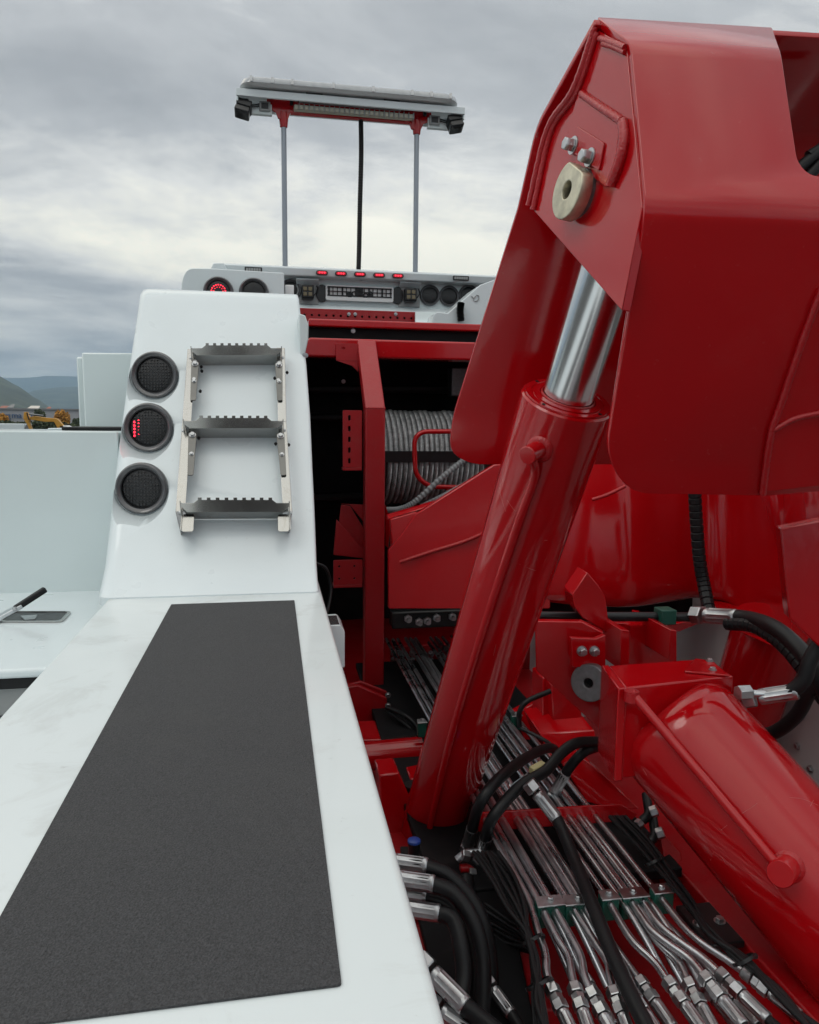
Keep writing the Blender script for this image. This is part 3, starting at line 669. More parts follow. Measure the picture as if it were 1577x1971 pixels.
# lens bar with rounded ends, plan view outline
lx0, lx1 = U(461, 170, 5.74).x, U(886, 200, 5.74).x; lz0 = U(675, 173.5, 5.73).z; lz1 = U(675, 160.5, 5.73).z
pl_ = rpoly([V((lx0, 5.73, 0)), V((lx1, 5.73, 0)), V((lx1, 6.05, 0)), V((lx0, 6.05, 0))], .13, 8)
cen = V(((lx0 + lx1) / 2, 5.89, 0))
def sh(p, d): return V((p.x + (d if p.x < cen.x else -d), p.y + (d if p.y < cen.y else -d), 0))
MB().loft([[p + V((0, 0, lz0 - .012)) for p in [sh(q, .03) for q in pl_]], [p + V((0, 0, lz0)) for p in pl_]]).build('tray', 'tray_grey', ms)
lens = MB().loft([[p + V((0, 0, lz0 + .0005)) for p in pl_], [p + V((0, 0, lz1 - .012)) for p in [sh(q, .008) for q in pl_]], [p + V((0, 0, lz1)) for p in [sh(q, .025) for q in pl_]]]).build('lens_bar', 'clear_lens', ms, smooth=50)
for px in (484, 525, 563, 642, 719, 794, 831, 868):
    x = U(px, 180, 5.73).x; MB().box(x - .009, x + .009, 5.7265, 5.76, lz0 + .004, lz1 - .006).build('divider', 'plate_white', lens)
for x in (bx0 + .55, bx1 - .55): MB().box(x - .06, x + .06, 5.8, 6.0, bz0 + .0005, lz0 - .0125).build('mounting_foot', 'black_plastic', ms)
# red crossbeam with brackets
rz0 = U(690, 233, MY).z; rz1 = bz1 - .0
rx0, rx1 = U(517, 215, MY).x, U(829, 238, MY).x
MB().box(rx0 + .06, rx1 - .06, 5.90, 5.95, rz0 + .02, bz0 - .02).build('crossbeam', 'red_paint', ms, 0.006)
for px, s in ((545, -1), (800.5, 1)):
    x = U(px, 240, MY).x; w0 = .115
    MB().prism(rpoly([V((x - w0, 5.875, rz0 + .12)), V((x + w0, 5.875, rz0 + .12)), V((x + w0, 5.875, rz0 + .035)), V((x + .055, 5.875, rz0 + .01)), V((x + .035, 5.875, rz0 - .035)), V((x - .035, 5.875, rz0 - .035)), V((x - .055, 5.875, rz0 + .01)), V((x - w0, 5.875, rz0 + .035))], .008, 3), V((0, .022, 0))).build('bracket_plate', 'red_paint', ms, 0.003)
    for dx, dz in ((-.095, .045), (.095, .045), (.095, .1), (-.095, .1)): bolt(ms, V((x + dx, 5.874, rz0 + dz)), -EY, 0.55)
    MB().box(x + .05, x + .075, 5.86, 5.874, rz0 + .06, rz0 + .15).build('strap', 'black_plastic', ms)
# led bar with blocks
ax = U(566, 209, 5.83).x; bxx = U(796, 225, 5.83).x; z0 = U(690, 221, 5.83).z; z1 = U(690, 211, 5.83).z
bl = MB().box(ax, bxx, 5.835, 5.87, z0, z1).build('led_bar', 'cream', ms, 0.003)
NB = 24
for i in range(NB):
    x = ax + (i + .5) * (bxx - ax) / NB; MB().box(x - .013, x + .013, 5.822, 5.8345, z0 + .004, z1 - .003).build('led_block', 'cream', bl, 0.002)
    MB().box(x + .0165, x + .0215, 5.815, 5.8345, z0 - .004, z1 + .006).build('fin', 'grey_plastic', bl)
MB().box(ax, bxx, 5.84, 5.875, z1 + .002, z1 + .016).build('top_rail', 'red_paint', bl)
# floodlights at the ends
for px, py, s, lab in ((471, 205, -1, None), (873, 233, 1, None)):
    c = U(px, py, 5.84); d = V((.25 * s, -.35, -.8)).normalized()
    yk = MB().box(c.x - .028, c.x + .028, 5.82, 5.86, c.z + .03, bz1 - .0005 + .0).build('flood_bracket', 'black_plastic', ms, 0.003)
    fm = MB(); ux = V((1, 0, 0)); ux = (ux - d * ux.dot(d)).normalized(); uy = d.cross(ux)
    def sq(t, r1, r2): return [c + d * t + ux * r1 * i + uy * r2 * j for i, j in ((-1, -1), (1, -1), (1, 1), (-1, 1))]
    fm.loft([sq(-.035, .03, .03), sq(-.02, .05, .048), sq(.01, .055, .05), sq(.03, .05, .046)]); fl = fm.build('floodlight', 'black_plastic', ms, 0.004)
    c = c + d * .06
    MB().loft([sq(-.025, .05, .044), sq(.015, .052, .046), sq(.03, .03, .03)]).build('lens', 'lens_dark', fl, 0.004)
    x2 = c.x - s * .16; jz = U(px - s * 40, py - 10 if s < 0 else py - 5, 5.84).z
    jb = MB().box(x2 - .04, x2 + .04, 5.84, 5.89, bz1 - .065, bz1 - .0).build('junction_box', 'grey_plastic', ms, 0.006)
    MB().box(x2 - .025, x2 + .025, 5.835, 5.8395, bz1 - .052, bz1 - .014).build('cover', 'black_plastic', jb)
    for k in range(2): MB().tube(spline([V((c.x - s * .02, 5.85, bz1 - .02 - k * .012)), V((c.x - s * .07, 5.84, bz1 - .035 - k * .012)), V((x2 + s * .04, 5.85, bz1 - .02 - k * .015))], 8), .0045, 6).build('cable', 'rubber', ms)
    MB().box(min(c.x, x2 - s * .05), max(c.x, x2 - s * .05), 5.86, 5.90, bz1 - .085, bz1 - .012).build('side_rail', 'white_shaded', ms, 0.003)
cwv = spline([V(((rx0 + rx1) / 2 - .2, 5.86, bz1 - .006)), V(((rx0 + rx1) / 2 - .1, 5.84, bz1 - .03)), V(((rx0 + rx1) / 2 + .1, 5.85, bz1 - .02)), V(((rx0 + rx1) / 2 + .3, 5.86, bz1 - .012))], 8)
MB().tube(cwv, .006, 6).build('cable', 'rubber', ms)

# ================================================================== WINCH BAY AND FRAME
bay = thing('winch_bay', 'dark open bay of the truck between tower and boom', 'winch bay', V((1, 4.6, -1.5)))
MB().box(0.1, 2.3, 5.1, 5.14, -1.5, .439).build('back_panel', 'cavity_shade', bay)  # bay panels are near black, the shade inside is in their colour
MB().box(0.1, 2.3, 4.32, 5.1, .44, .47).build('roof_panel', 'cavity_shade', bay)
MB().box(0.14, 0.18, 3.91, 5.1, -1.5, .47).build('side_panel', 'cavity_shade', bay)
MB().box(2.2, 2.3, 3.0, 5.1, -1.5, .47).build('side_panel', 'cavity_shade', bay)
for z in (.2, .02, -.5):
    MB().tube([V((.2, 4.9, z)), V((2.1, 4.9, z + .03))], .03, 10).build('bay_pipe', 'rubber', bay)
for x, z in ((.45, .25), (1.25, .15)):
    bolt(bay, V((x, 4.86, z)), -EY, 0.9)
q = U(884, 735, 4.6); MB().box(q.x - .05, q.x + .09, 4.6, 4.7, q.z - .09, q.z + .09).build('valve_block', 'grey_steel', bay, 0.01)

wf = thing('winch_gantry', 'red steel winch frame post and crossbeams left of the boom', 'frame', U(721, 1340, 3.5))
PY = 3.5; pL, pR = U(703, 1000, PY).x, U(741, 1000, PY).x
zb = U(721, 785, PY).z; TY = 3.84; ztop = U(705, 655, TY).z; zbot = U(721, 1345, PY).z
pd = .085
pf = [(PY, zbot), (PY, zb), (TY, ztop), (TY + pd, ztop), (PY + pd, zb - .01), (PY + pd, zbot)]
MB().prism([V((pL, y, z)) for y, z in pf], V((pR - pL, 0, 0))).build('post', 'red_rough', wf, 0.007, seg=3)
MB().box(pL - .001, pR + .001, PY - .0015, PY + .004, zb - .004, zb + .002).build('weld_bead', 'red_weld', wf, 0.001)
z1, z0 = U(720, 653, TY).z, U(720, 689, TY).z
bm0 = U(584, 660, TY).x
MB().prism(rpoly([V((bm0, 0, z0)), V((bm0 + .0, 0, z1 - .02)), V((bm0 + .02, 0, z1)), V((2.2, 0, z1)), V((2.2, 0, z0))], 0) if False else [V((bm0, TY + .0, z0)), V((bm0, TY, z1 - .03)), V((bm0 + .03, TY, z1)), V((2.2, TY, z1)), V((2.2, TY, z0))], V((0, .14, 0))).build('lower_crossbeam', 'red_paint', wf, 0.010, seg=3)
bolt(wf, U(589, 684, TY - .002), -EY, 0.8)
zu1, zu0 = U(720, 617, 4.05).z, U(720, 631.5, 4.05).z
MB().box(U(594, 620, 4.05).x, 2.3, 4.05, 4.3, zu0, zu1).build('upper_crossbeam', 'red_paint', wf, 0.008, seg=3)
MB().box(U(594, 620, 4.12).x, 2.3, 4.1, 4.2, z1 + .002, zu0 - .002).build('spacer_bar', 'cavity_shade', wf)  # black filler in place of the dark gap between the two beams
bolt(wf, U(680, 637, 4.09), -EY, 0.8)
# perforated rail under the headboard
p0, p1 = U(575, 596, 5.3), U(808, 596, 5.3); zr0 = U(690, 622, 5.3).z; wR = p1.x - p0.x; hR = p0.z - zr0
me = holed([(0, 0), (wR, 0), (wR, hR), (0, hR)], [circ(.04 + i * wR / 17, hR * .58, .0085, 12) for i in range(17)], .008)
MB().box(p0.x, p1.x, 5.33, 5.36, zr0, p0.z - .002).build('rail_backing', 'cavity_shade', wf)  # added black sheet that makes the rail holes look dark
pr_ = link('perforated_rail', me, 'red_rough', wf, axes(V((p0.x, 5.3, zr0)), EX, EZ))
MB().box(p0.x, p1.x, 5.3, 5.5, p0.z, p0.z + .012).build('rail_flange', 'red_rough', wf, 0.002)
for px in (672, 684, 762): bolt(wf, U(px, 604.5, 5.294), -EY, 0.8)
# slotted bracket
def hplate(name, x0, y0, x1, y1, Y, holes, th=.008, m='red_rough', flange=True):
    a = U(x0, y1, Y); b = U(x1, y0, Y); w = b.x - a.x; h = b.z - a.z
    hs = []
    for (kx, ky, hw, hh) in holes: hs.append(slot(kx * w, ky * h, hw, hh))
    o = link(name, holed(rrect(0, w, 0, h, .004, 2), hs, th, .0008), m, wf, axes(V((a.x, Y, a.z)), EX, EZ))
    if flange: MB().box(a.x, a.x + w, Y - .0045, Y + .07, a.z - .014, a.z - .0005).build('flange', m, o, 0.002)
    return o
hplate('slotted_bracket', 660, 790, 697, 900, PY + .03, [(.34, .12 + .187 * i, .012, .026) for i in range(5)])
hplate('drilled_bracket', 642, 1077, 698, 1126, PY + .03, [(x, y, .011, .011) for x in (.2, .72) for y in (.25, .75)])
hplate('top_bracket', 647, 662, 690, 694, TY - .02, [(.32, .72, .02, .012)], flange=False)
MB().prism([U(647, 694, TY - .023), U(690, 694, TY - .023), U(690, 716, TY - .023), U(678, 704, TY - .023)], V((0, .008, 0))).build('gusset', 'red_rough', wf, 0.001)
# angled guard plates beside the post
for pts, Y in (([(657, 970), (700, 972), (700, 1004), (674, 972)], 3.62), ([(657, 972), (674, 974), (702, 1020), (702, 1062), (646, 1056)], 3.66), ([(648, 1000), (702, 1060), (702, 1075), (642, 1068)], 3.60)):
    MB().prism([U(x, y, Y) for x, y in pts], V((0, .012, 0))).build('guard_plate', 'red_rough', wf, 0.002)
MB().prism([U(742, 972, 3.56), U(752, 1000, 3.56), U(756, 1040, 3.5), U(770, 1060, 3.5), U(770, 1075, 3.5), U(742, 1050, 3.56)], V((0, .02, 0))).build('guard_plate', 'red_paint', wf, 0.002)

# ================================================================== WINCH DRUM WITH ROPE
DYc = 4.35; dc = U(810, 880, DYc); DR = .255
dx0, dx1 = U(735, 880, 4.1).x, U(925, 880, 4.1).x
wn = thing('winch_drum', 'winch drum wound with grey steel wire rope behind the red guard', 'winch', V(((dx0 + dx1) / 2, DYc, dc.z - DR)))
MB().lathe(V((dx0 - .02, DYc, dc.z)), EX, [(0, DR - .03), (dx1 - dx0 + .04, DR - .03)], 40).build('drum_core', 'grey_steel', wn)
for x in (dx0 - .04, dx1 + .02): MB().lathe(V((x, DYc, dc.z)), EX, [(0, DR + .05), (.02, DR + .05)], 40).build('drum_flange', 'black_plastic', wn, 0.003)
rr0 = .0145; NW = int((dx1 - dx0) / (rr0 * 2)); rnd = random.Random(11)
path = []; RES = 200
offs = [rnd.uniform(-.004, .010) for _ in range(NW + 2)]
for i in range(NW * RES):
    tq = i / RES; k = int(tq); fr_ = tq - k; a = 2 * math.pi * tq
    rad = DR + offs[k] * (1 - fr_) + offs[k + 1] * fr_
    x = dx0 + rr0 + (tq + .16 * math.sin(a * 1.0 + .6)) * rr0 * 2
    path.append(V((x, DYc - rad * math.cos(a), dc.z + rad * math.sin(a))))
# rope of six twisted strands
m = MB(); fr_ = frames(path); NS = 18
vs_, fs_ = [], []; s_acc = 0
for i, (p, (t, u, w_)) in enumerate(zip(path, fr_)):
    if i: s_acc += (p - path[i - 1]).length
    for k in range(NS):
        a = 2 * math.pi * k / NS; lob = abs(math.sin(3 * a)); tw = s_acc / .10 * 2 * math.pi
        r = rr0 * (0.62 + .40 * math.sqrt(lob)); vs_.append(p + (u * math.cos(a + tw) + w_ * math.sin(a + tw)) * r)
for i in range(len(path) - 1):
    for k in range(NS): fs_.append((i * NS + k, i * NS + (k + 1) % NS, (i + 1) * NS + (k + 1) % NS, (i + 1) * NS + k))
m.add(vs_, fs_); m.build('wire_rope', 'wire_steel', wn, smooth=50)
q0 = U(741, 868, 4.06); q1 = U(930, 890, 4.06)
MB().box(q0.x, q1.x, 4.062, 4.068, q1.z, q0.z).build('tension_strap', 'black_plastic', wn, 0.002)
gd = thing('winch_guard', 'bent red tube guard hoop in front of the winch rope', 'guard', U(840, 945, 3.75))
gp = [U(x, y, 3.75) for x, y in ((930, 829), (797, 829), (799, 938), (930, 938))]
gp = [U(930, 830, 3.75)] + bend([U(930, 830, 3.75), U(797, 831, 3.75), U(800, 915, 3.75), U(826, 937, 3.75), U(930, 939, 3.75)], .075, 8)[1:]
MB().tube(gp, .0125, 12).build('hoop', 'red_paint', gd)
MB().tube([U(861, 938, 3.75), U(864, 965, 3.75)], .007, 8).build('stay', 'red_paint', gd)
def corr(pts, r, name, label, group, period=2):
    p = spline(pts, 16); o = MB().tube(p, r, 12, rf=lambda i: r if i % period else r * .74).build(name, 'grey_hose', smooth=20)
    return tag(o, label, 'conduit', group)
corr([U(930, 860, 3.7), U(893, 886, 3.68), U(850, 920, 3.66), U(800, 965, 3.66), U(770, 980, 3.68), U(745, 982, 3.75)], .017, 'corrugated_conduit', 'thicker grey ribbed conduit crossing in front of the guard hoop', 'ribbed conduits by the winch')
corr([U(905, 925, 3.7), U(860, 950, 3.66), U(815, 972, 3.66), U(785, 990, 3.66), U(765, 1000, 3.7)], .012, 'corrugated_conduit', 'thinner grey ribbed conduit under the guard hoop along the red plate', 'ribbed conduits by the winch')
# ================================================================== BOOM HEAD (bent hood, side plate with pin)
bh = thing('crane_boom', 'tall red boom end bent from thick plate with bolted pin', 'boom', U(1400, 955, 1.27))
pC, pD, pE = U(1240, 400, 1.22), U(1200, 600, 1.24), U(1028, 406, 1.62)
PN = (pC - pD).cross(pE - pD).normalized()
if PN.x > 0: PN = -PN
def PP(px, py, off=0.0): return UP(px, py, pC + PN * off, PN)
def sheet(name, polys, m, th, parent, bev=0.0, seg=5):
    """sheet metal: list of polygons sharing corner points, thickness to the back, bent edges rounded"""
    mb = MB()
    for p in polys: mb.add(p, [tuple(range(len(p)))])
    bm = bmesh.new(); me = mb.mesh(name, 180, True); bm.from_mesh(me)
    for f in bm.faces:
        pass
    bm.to_mesh(me); bm.free()
    o = link(name, me, m, parent)
    if bev:
        b = o.modifiers.new('bend', 'BEVEL'); b.width = bev; b.segments = seg; b.limit_method = 'ANGLE'; b.angle_limit = R_(8)
    s = o.modifiers.new('thick', 'SOLIDIFY'); s.thickness = th; s.offset = 0; s.use_even_offset = False
    b = o.modifiers.new('edge', 'BEVEL'); b.width = 0.002; b.segments = 2; b.limit_method = 'ANGLE'; b.angle_limit = R_(60)
    return o
rx = V((1, -0.09, 0)).normalized()
fB = PP(1211, 92); fA = PP(1149, 42)
# front sheet, plane below the fold leans under
lo_n = (U(1170, 880, 1.38) - pC).cross(rx).normalized()
def LO(px, py): return UP(px, py, pC, lo_n)
G = pC + rx * .60
up_n = (fB - pC).cross(rx).normalized()
def UPP(px, py): return UP(px, py, pC, up_n)
TR = fB + rx * (UPP(1499, 107) - fB).dot(rx)
cut = rpoly([TR, UPP(1530, 316), UPP(1552, 342), G + (fB - pC) * .12], {1: .03, 2: .04}, 5)
upper = [pC, fB] + cut + [G]
tb_n = (fA - fB).cross(rx)
top_b = fA + rx * ((UP(1500, 74, fA, tb_n) - fA).dot(rx))
lower = rpoly([pC, G, G + (LO(1700, 935) - LO(1700, 440)), LO(1478, 951), LO(1205, 946), LO(1165, 868)], {4: .055, 5: .04}, 8)
sheet('front_sheet', [upper, lower, [fB, fA, top_b, TR]], 'red_paint', .016, bh, .022, 6)
# back sheet: apex, shoulder, waist, foot
bk = [PP(1146, 40, .012) + EY * .004, U(1033, 243, 1.672), U(997, 400, 1.715), U(872, 800, 1.90)]
rs = [p + rx * .80 for p in bk]
foot = rpoly([bk[3] + (bk[2] - bk[3]) * .0, U(864, 868, 1.93), U(905, 893, 1.935), rs[3] + V((0, 0, -.12)), rs[3]], {1: .05, 2: .05}, 6)
sheet('back_sheet', [[bk[0], bk[1], rs[1], rs[0]], [bk[1], bk[2], rs[2], rs[1]], [bk[2], bk[3], rs[3], rs[2]], [foot[0]] + foot[1:]], 'red_paint', .014, bh, .03, 4)
# side plate with the pin
sp_pts = rpoly([PP(1151, 58), PP(1206, 90), PP(1236, 400), PP(1197, 598), PP(1028, 406), PP(1064, 252), PP(1112, 179)], 0.002, 2)
MB().prism([p - PN * .0 for p in sp_pts], -PN * .018).build('side_plate', 'red_paint', bh, 0.003)
# weld beads
def weld(parent, pts, r=.0045, m='red_weld', n=7, closed=False):
    p = spline(pts, 14); rnd = random.Random(len(p)); 
    return MB().tube(p, r, n, rf=lambda i: r * (0.90 + .15 * abs(math.sin(i * 1.3)) + rnd.uniform(-.04, .04))).build('weld_bead', m, parent, smooth=60)
weld(bh, [PP(1150, 62, .003), PP(1111, 176, .003), PP(1062, 252, .003), PP(1027, 404, .003)], .0075)
weld(bh, [PP(1146, 52, .008), PP(1104, 172, .01), PP(1054, 250, .01), PP(1018, 396, .008)], .007)
weld(bh, [PP(1154, 74, .003), PP(1178, 82, .003), PP(1203, 92, .003)], .006)
weld(bh, [PP(1160, 84, .003), PP(1182, 91, .003), PP(1203, 101, .003)], .005)
# raised keeper pad with edge welds
pad = rpoly([PP(1116, 180, .001), PP(1197, 233, .001), PP(1187, 330, .001), PP(1170, 362, .001), PP(1106, 312, .001), PP(1096, 250, .001)], .006, 3)
MB().prism(pad, PN * .004).build('keeper_pad', 'red_paint', bh, 0.0015)
weld(bh, [PP(1119, 180, .003), PP(1150, 202, .003), PP(1168, 214, .004), PP(1196, 233, .003)], .0075)
weld(bh, [PP(1199, 232, .004), PP(1201, 270, .006), PP(1192, 315, .006), PP(1176, 357, .004)], .010)
kp = rpoly([PP(1113, 243, .0052), PP(1166, 276, .0052), PP(1156, 330, .0052), PP(1101, 292, .0052)], .006, 3)
MB().prism(kp, PN * .004).build('keeper_plate', 'red_paint', bh, 0.001)
for px, py in ((1104, 280), (1136, 303)):
    q = PP(px, py, .0095); bolt(bh, q, PN, 1.15)
    m = MB(); m.lathe(q + PN * .009, PN, [(0, .0125), (.010, .0125), (.012, .011)], 6); m.build('bolt_head', 'zinc_nut', bh, 0.0008)
# pin: disc with flat and hole
pc = PP(1118, 372, .004); zx = (EZ - PN * EZ.dot(PN)).normalized(); xx = zx.cross(PN).normalized()
NS_ = 40; Rp = .0535; outl = []
for i in range(NS_):
    a = 2 * math.pi * i / NS_; x, y = Rp * math.cos(a), Rp * math.sin(a)
    d_ = x * .55 + y * .83; 
    if d_ > Rp * .80: x -= (d_ - Rp * .80) * .55; y -= (d_ - Rp * .80) * .83
    outl.append((x, y))
link('pin', holed(outl, [circ(0, 0, .0165, 22)], .02, .0025), 'gold_steel', bh, axes(pc + PN * .019, xx, zx, PN))
MB().lathe(pc - PN * .3, PN, [(0, .045), (.308, .045)], 32).build('pin_shaft', 'grey_steel', bh)
m = MB(); m.lathe(pc + PN * .002, PN, [(0, .0158), (.014, .0158)], 20); m.build('pin_bore', 'cavity_shade', bh)
# doubler plate and weld lines on the lower sheet
offp = -lo_n if lo_n.y > 0 else lo_n
def LOo(px, py, o): return UP(px, py, pC + offp * o, lo_n)
dbl = rpoly([LOo(1590, 540, .009), LOo(1545, 660, .009), LOo(1500, 790, .009), LOo(1482, 826, .009), LOo(1470, 945, .009), LOo(1700, 920, .009), LOo(1760, 560, .009)], {3: .02}, 5)
MB().prism(dbl, offp * .006).build('doubler_plate', 'red_paint', bh, 0.002)
weld(bh, [LOo(1582, 556, .013), LOo(1545, 655, .014), LOo(1502, 782, .014), LOo(1487, 824, .014), LOo(1477, 880, .014), LOo(1468, 952, .013)], .0072)
weld(bh, [LOo(1489, 828, .016), LOo(1530, 806, .016), LOo(1590, 793, .016)], .006)
for i, (pts, r) in enumerate((([(1620, 255), (1575, 293), (1545, 318), (1532, 330)], .012), ([(1620, 275), (1585, 308), (1560, 335), (1548, 345)], .012), ([(1620, 240), (1585, 280), (1556, 300)], .010))):
    o = MB().tube(spline([U(x, y, 1.42) for x, y in pts], 8), r, 12).build('boom_hose', 'rubber', smooth=60)
    tag(o, ('middle', 'lowest', 'topmost')[i] + ' of three short black hoses inside the boom head opening', 'hose', 'hoses in the boom head')

# ================================================================== LIFT CYLINDER
lc = thing('lift_cylinder', 'big red lift cylinder with chrome rod leaning up to the boom head', 'hydraulic cylinder', U(840, 1640, 2.35))
cT = U(1092, 768, 1.62); cB = U(816, 1640, 2.42); ca = (cT - cB).normalized(); CR = .104; Lb = (cT - cB).length
mb = MB(); mb.lathe(cB, ca, [(0, CR * .97), (.004, CR), (Lb - .004, CR), (Lb, CR * .965)], 64)
barrel = mb.build('barrel', 'red_paint', lc)
mb = MB(); mb.lathe(cT, ca, [(.0005, CR * .93), (.004, CR * .92), (.004, CR * .80), (.0025, CR * .79), (.0025, CR * .76), (.006, CR * .755), (.006, CR * .62), (.003, CR * .6)], 64)
gl = mb.build('gland', 'red_paint', lc)
up_ = (EZ - ca * EZ.dot(ca)).normalized(); sd_ = ca.cross(up_)
for a in (25, 115, 205, 295):
    q = cT + (up_ * math.cos(R_(a)) + sd_ * math.sin(R_(a))) * CR * .86
    MB().lathe(q, ca, [(.0035, .0042), (.0052, .0042)], 12).build('spanner_hole', 'cavity_shade', gl)
mb = MB(); mb.lathe(cT, ca, [(.0, CR * .605), (.007, CR * .59), (.009, CR * .565)], 64, close=False); mb.build('wiper_seal', 'red_weld', lc)
MB().lathe(cT - ca * .1, ca, [(0, .057), (.50, .057)], 64).build('rod', 'chrome_rod', lc)
MB().lathe(cT + ca * .44 - EX * .05, EX, [(0, .07), (.10, .07)], 40).build('rod_eye', 'red_paint', lc, 0.004)
# port boss and pipe
def barrel_pt(px, py, off, base=cB, ax=ca, Rr=None):
    """point on the cylinder surface (plus offset) along a view ray"""
    Rr = (Rr or CR) + off; d = ray(px, py).normalized(); o = -base
    dp = d - ax * d.dot(ax); op = o - ax * o.dot(ax)
    A = dp.dot(dp); B = 2 * dp.dot(op); C = op.dot(op) - Rr * Rr; disc = B * B - 4 * A * C
    t = (-B - math.sqrt(max(disc, 0))) / (2 * A); return d * t
q = barrel_pt(1042, 862, -.01); ax_p = base_n = (q - cB) - ca * (q - cB).dot(ca); nn = ax_p.normalized(); tv = V((-.74, -.60, -.26)).normalized()
MB().lathe(q, tv, [(0, .0235), (.012, .0205), (.058, .0205), (.060, .019)], 24).build('port_boss', 'red_paint', lc)
mb = MB(); mb.lathe(q + nn * .009, nn, [(0, .031), (.005, .027), (.008, .022)], 20); mb.build('weld_bead', 'red_weld', lc)
pth = [q + tv * .045, barrel_pt(1030, 915, .012), barrel_pt(1000, 1000, .012), barrel_pt(960, 1120, .012), barrel_pt(915, 1260, .012), barrel_pt(868, 1420, .012), barrel_pt(838, 1545, .012), barrel_pt(826, 1600, .01)]
MB().tube(spline(pth, 10), .0105, 12).build('port_pipe', 'red_paint', lc)
MB().box(cB.x - .07, cB.x - .045, cB.y - .1, cB.y + .1, cB.z - .2, cB.z + .03).build('clevis_ear', 'red_paint', lc, .004)
MB().box(cB.x + .045, cB.x + .07, cB.y - .1, cB.y + .1, cB.z - .2, cB.z + .03).build('clevis_ear', 'red_paint', lc, .004)

for pts in ([(962, 938), (966, 962), (974, 985)], [(976, 962), (984, 974), (992, 984)], [(1000, 1086), (1030, 1098), (1062, 1104)], [(1048, 1040), (1054, 1040)], [(955, 1240), (950, 1262)]):
    MB().tube(spline([barrel_pt(x, y, .0001) for x, y in pts], 5), .0004, 5).build('scratch', 'scratch_pale', lc)
# ================================================================== TURRET BASE BEHIND
tr = thing('turret_base', 'broad red curved turret base behind the lift cylinder', 'turret', U(1200, 1165, 2.6))
plan = [(1010, 2.84), (1040, 2.80), (1100, 2.72), (1170, 2.66), (1240, 2.64), (1310, 2.70), (1360, 2.74), (1420, 2.66), (1480, 2.46), (1530, 2.2), (1570, 1.98)]
pv = [V((U(px, 1000, y).x, y, 0)) for px, y in plan]; pv = spline(pv, 6)
ztopT = -0.02; zbotT = U(1250, 1172, 2.65).z
rowsT = []
for z, dy in ((.12, .12), (-.1, .08), (-.3, .035), (zbotT + .12, .0), (zbotT + .05, 0.003), (zbotT + .022, .012), (zbotT + .006, .03), (zbotT, .06), (zbotT, .4)):
    rowsT.append([V((p.x, p.y + dy, z)) for p in pv])
tpl = MB().loft(rowsT, closed=False).build('curved_shell', 'red_wavy' if False else 'red_paint', tr, smooth=60)
# cheek plate with sloping top on the left
ck = rpoly([U(748, 1172, 2.98), U(748, 1060, 2.98), U(772, 1030, 2.98), U(800, 990, 2.98), U(952, 894, 2.86), U(1010, 892, 2.82), U(1060, 905, 2.78), U(1060, 1172, 2.78)], .006, 2)
MB().prism(ck, V((0, .03, 0))).build('cheek_plate', 'red_paint', tr, 0.004)
weld(tr, [U(770, 1082, 2.955), U(830, 1062, 2.925), U(900, 1040, 2.87), U(960, 1012, 2.82)], .008)
MB().prism([U(752, 1000, 3.0), U(800, 986, 2.99), U(815, 990, 2.99), U(775, 1030, 2.99), U(770, 1062, 2.99), U(756, 1065, 3.0)], V((0, .05, 0))).build('fold_plate', 'red_paint', tr, 0.003)
MB().prism([U(745, 990, 3.12), U(840, 962, 3.12), U(842, 970, 3.08), U(748, 1000, 3.08)], V((0, .05, -.01))).build('shelf_plate', 'red_paint', tr, 0.003)
weld(tr, [U(1140, 962, 2.6), U(1170, 952, 2.6), U(1203, 936, 2.6)], .007)
# flange plate right, nearest
fl = [U(1503, 1018, 1.62), U(1600, 998, 1.60), U(1640, 1260, 1.56), U(1577, 1245, 1.58), U(1520, 1190, 1.60), U(1512, 1120, 1.61)]
MB().prism(fl, V((.02, .05, 0))).build('flange_plate', 'red_wavy', tr, 0.004)
# wavy skin near the boom foot
MB().prism([U(1485, 962, 2.3), U(1620, 935, 2.2), U(1620, 1040, 2.2), U(1500, 1075, 2.3)], V((0, .2, .3))).build('boom_foot', 'red_wavy', tr, 0.02)
# horn bracket and shelf under the shell
hn = [U(1131, 1102, 2.1), U(1102, 1144, 2.1), U(1106, 1168, 2.1), U(1122, 1190, 2.1), U(1150, 1206, 2.1), U(1168, 1218, 2.1), U(1172, 1200, 2.1), U(1166, 1150, 2.1), U(1152, 1126, 2.1)]
MB().prism(hn, V((.012, .10, 0))).build('horn_bracket', 'red_paint', tr, 0.003)
MB().prism([U(1160, 1199, 2.24), U(1300, 1201, 2.24), U(1352, 1190, 2.24), U(1356, 1196, 2.24), U(1308, 1216, 2.24), U(1160, 1216, 2.24)], V((0, .06, 0))).build('shelf_plate', 'red_paint', tr, 0.002)
MB().prism([U(1040, 1150, 3.05), U(1560, 1150, 3.05), U(1560, 1206, 3.05), U(1040, 1206, 3.05)], V((0, .03, 0))).build('underside_panel', 'cavity_shade', tr)  # added black backing, darkens the gap below the shell like shade
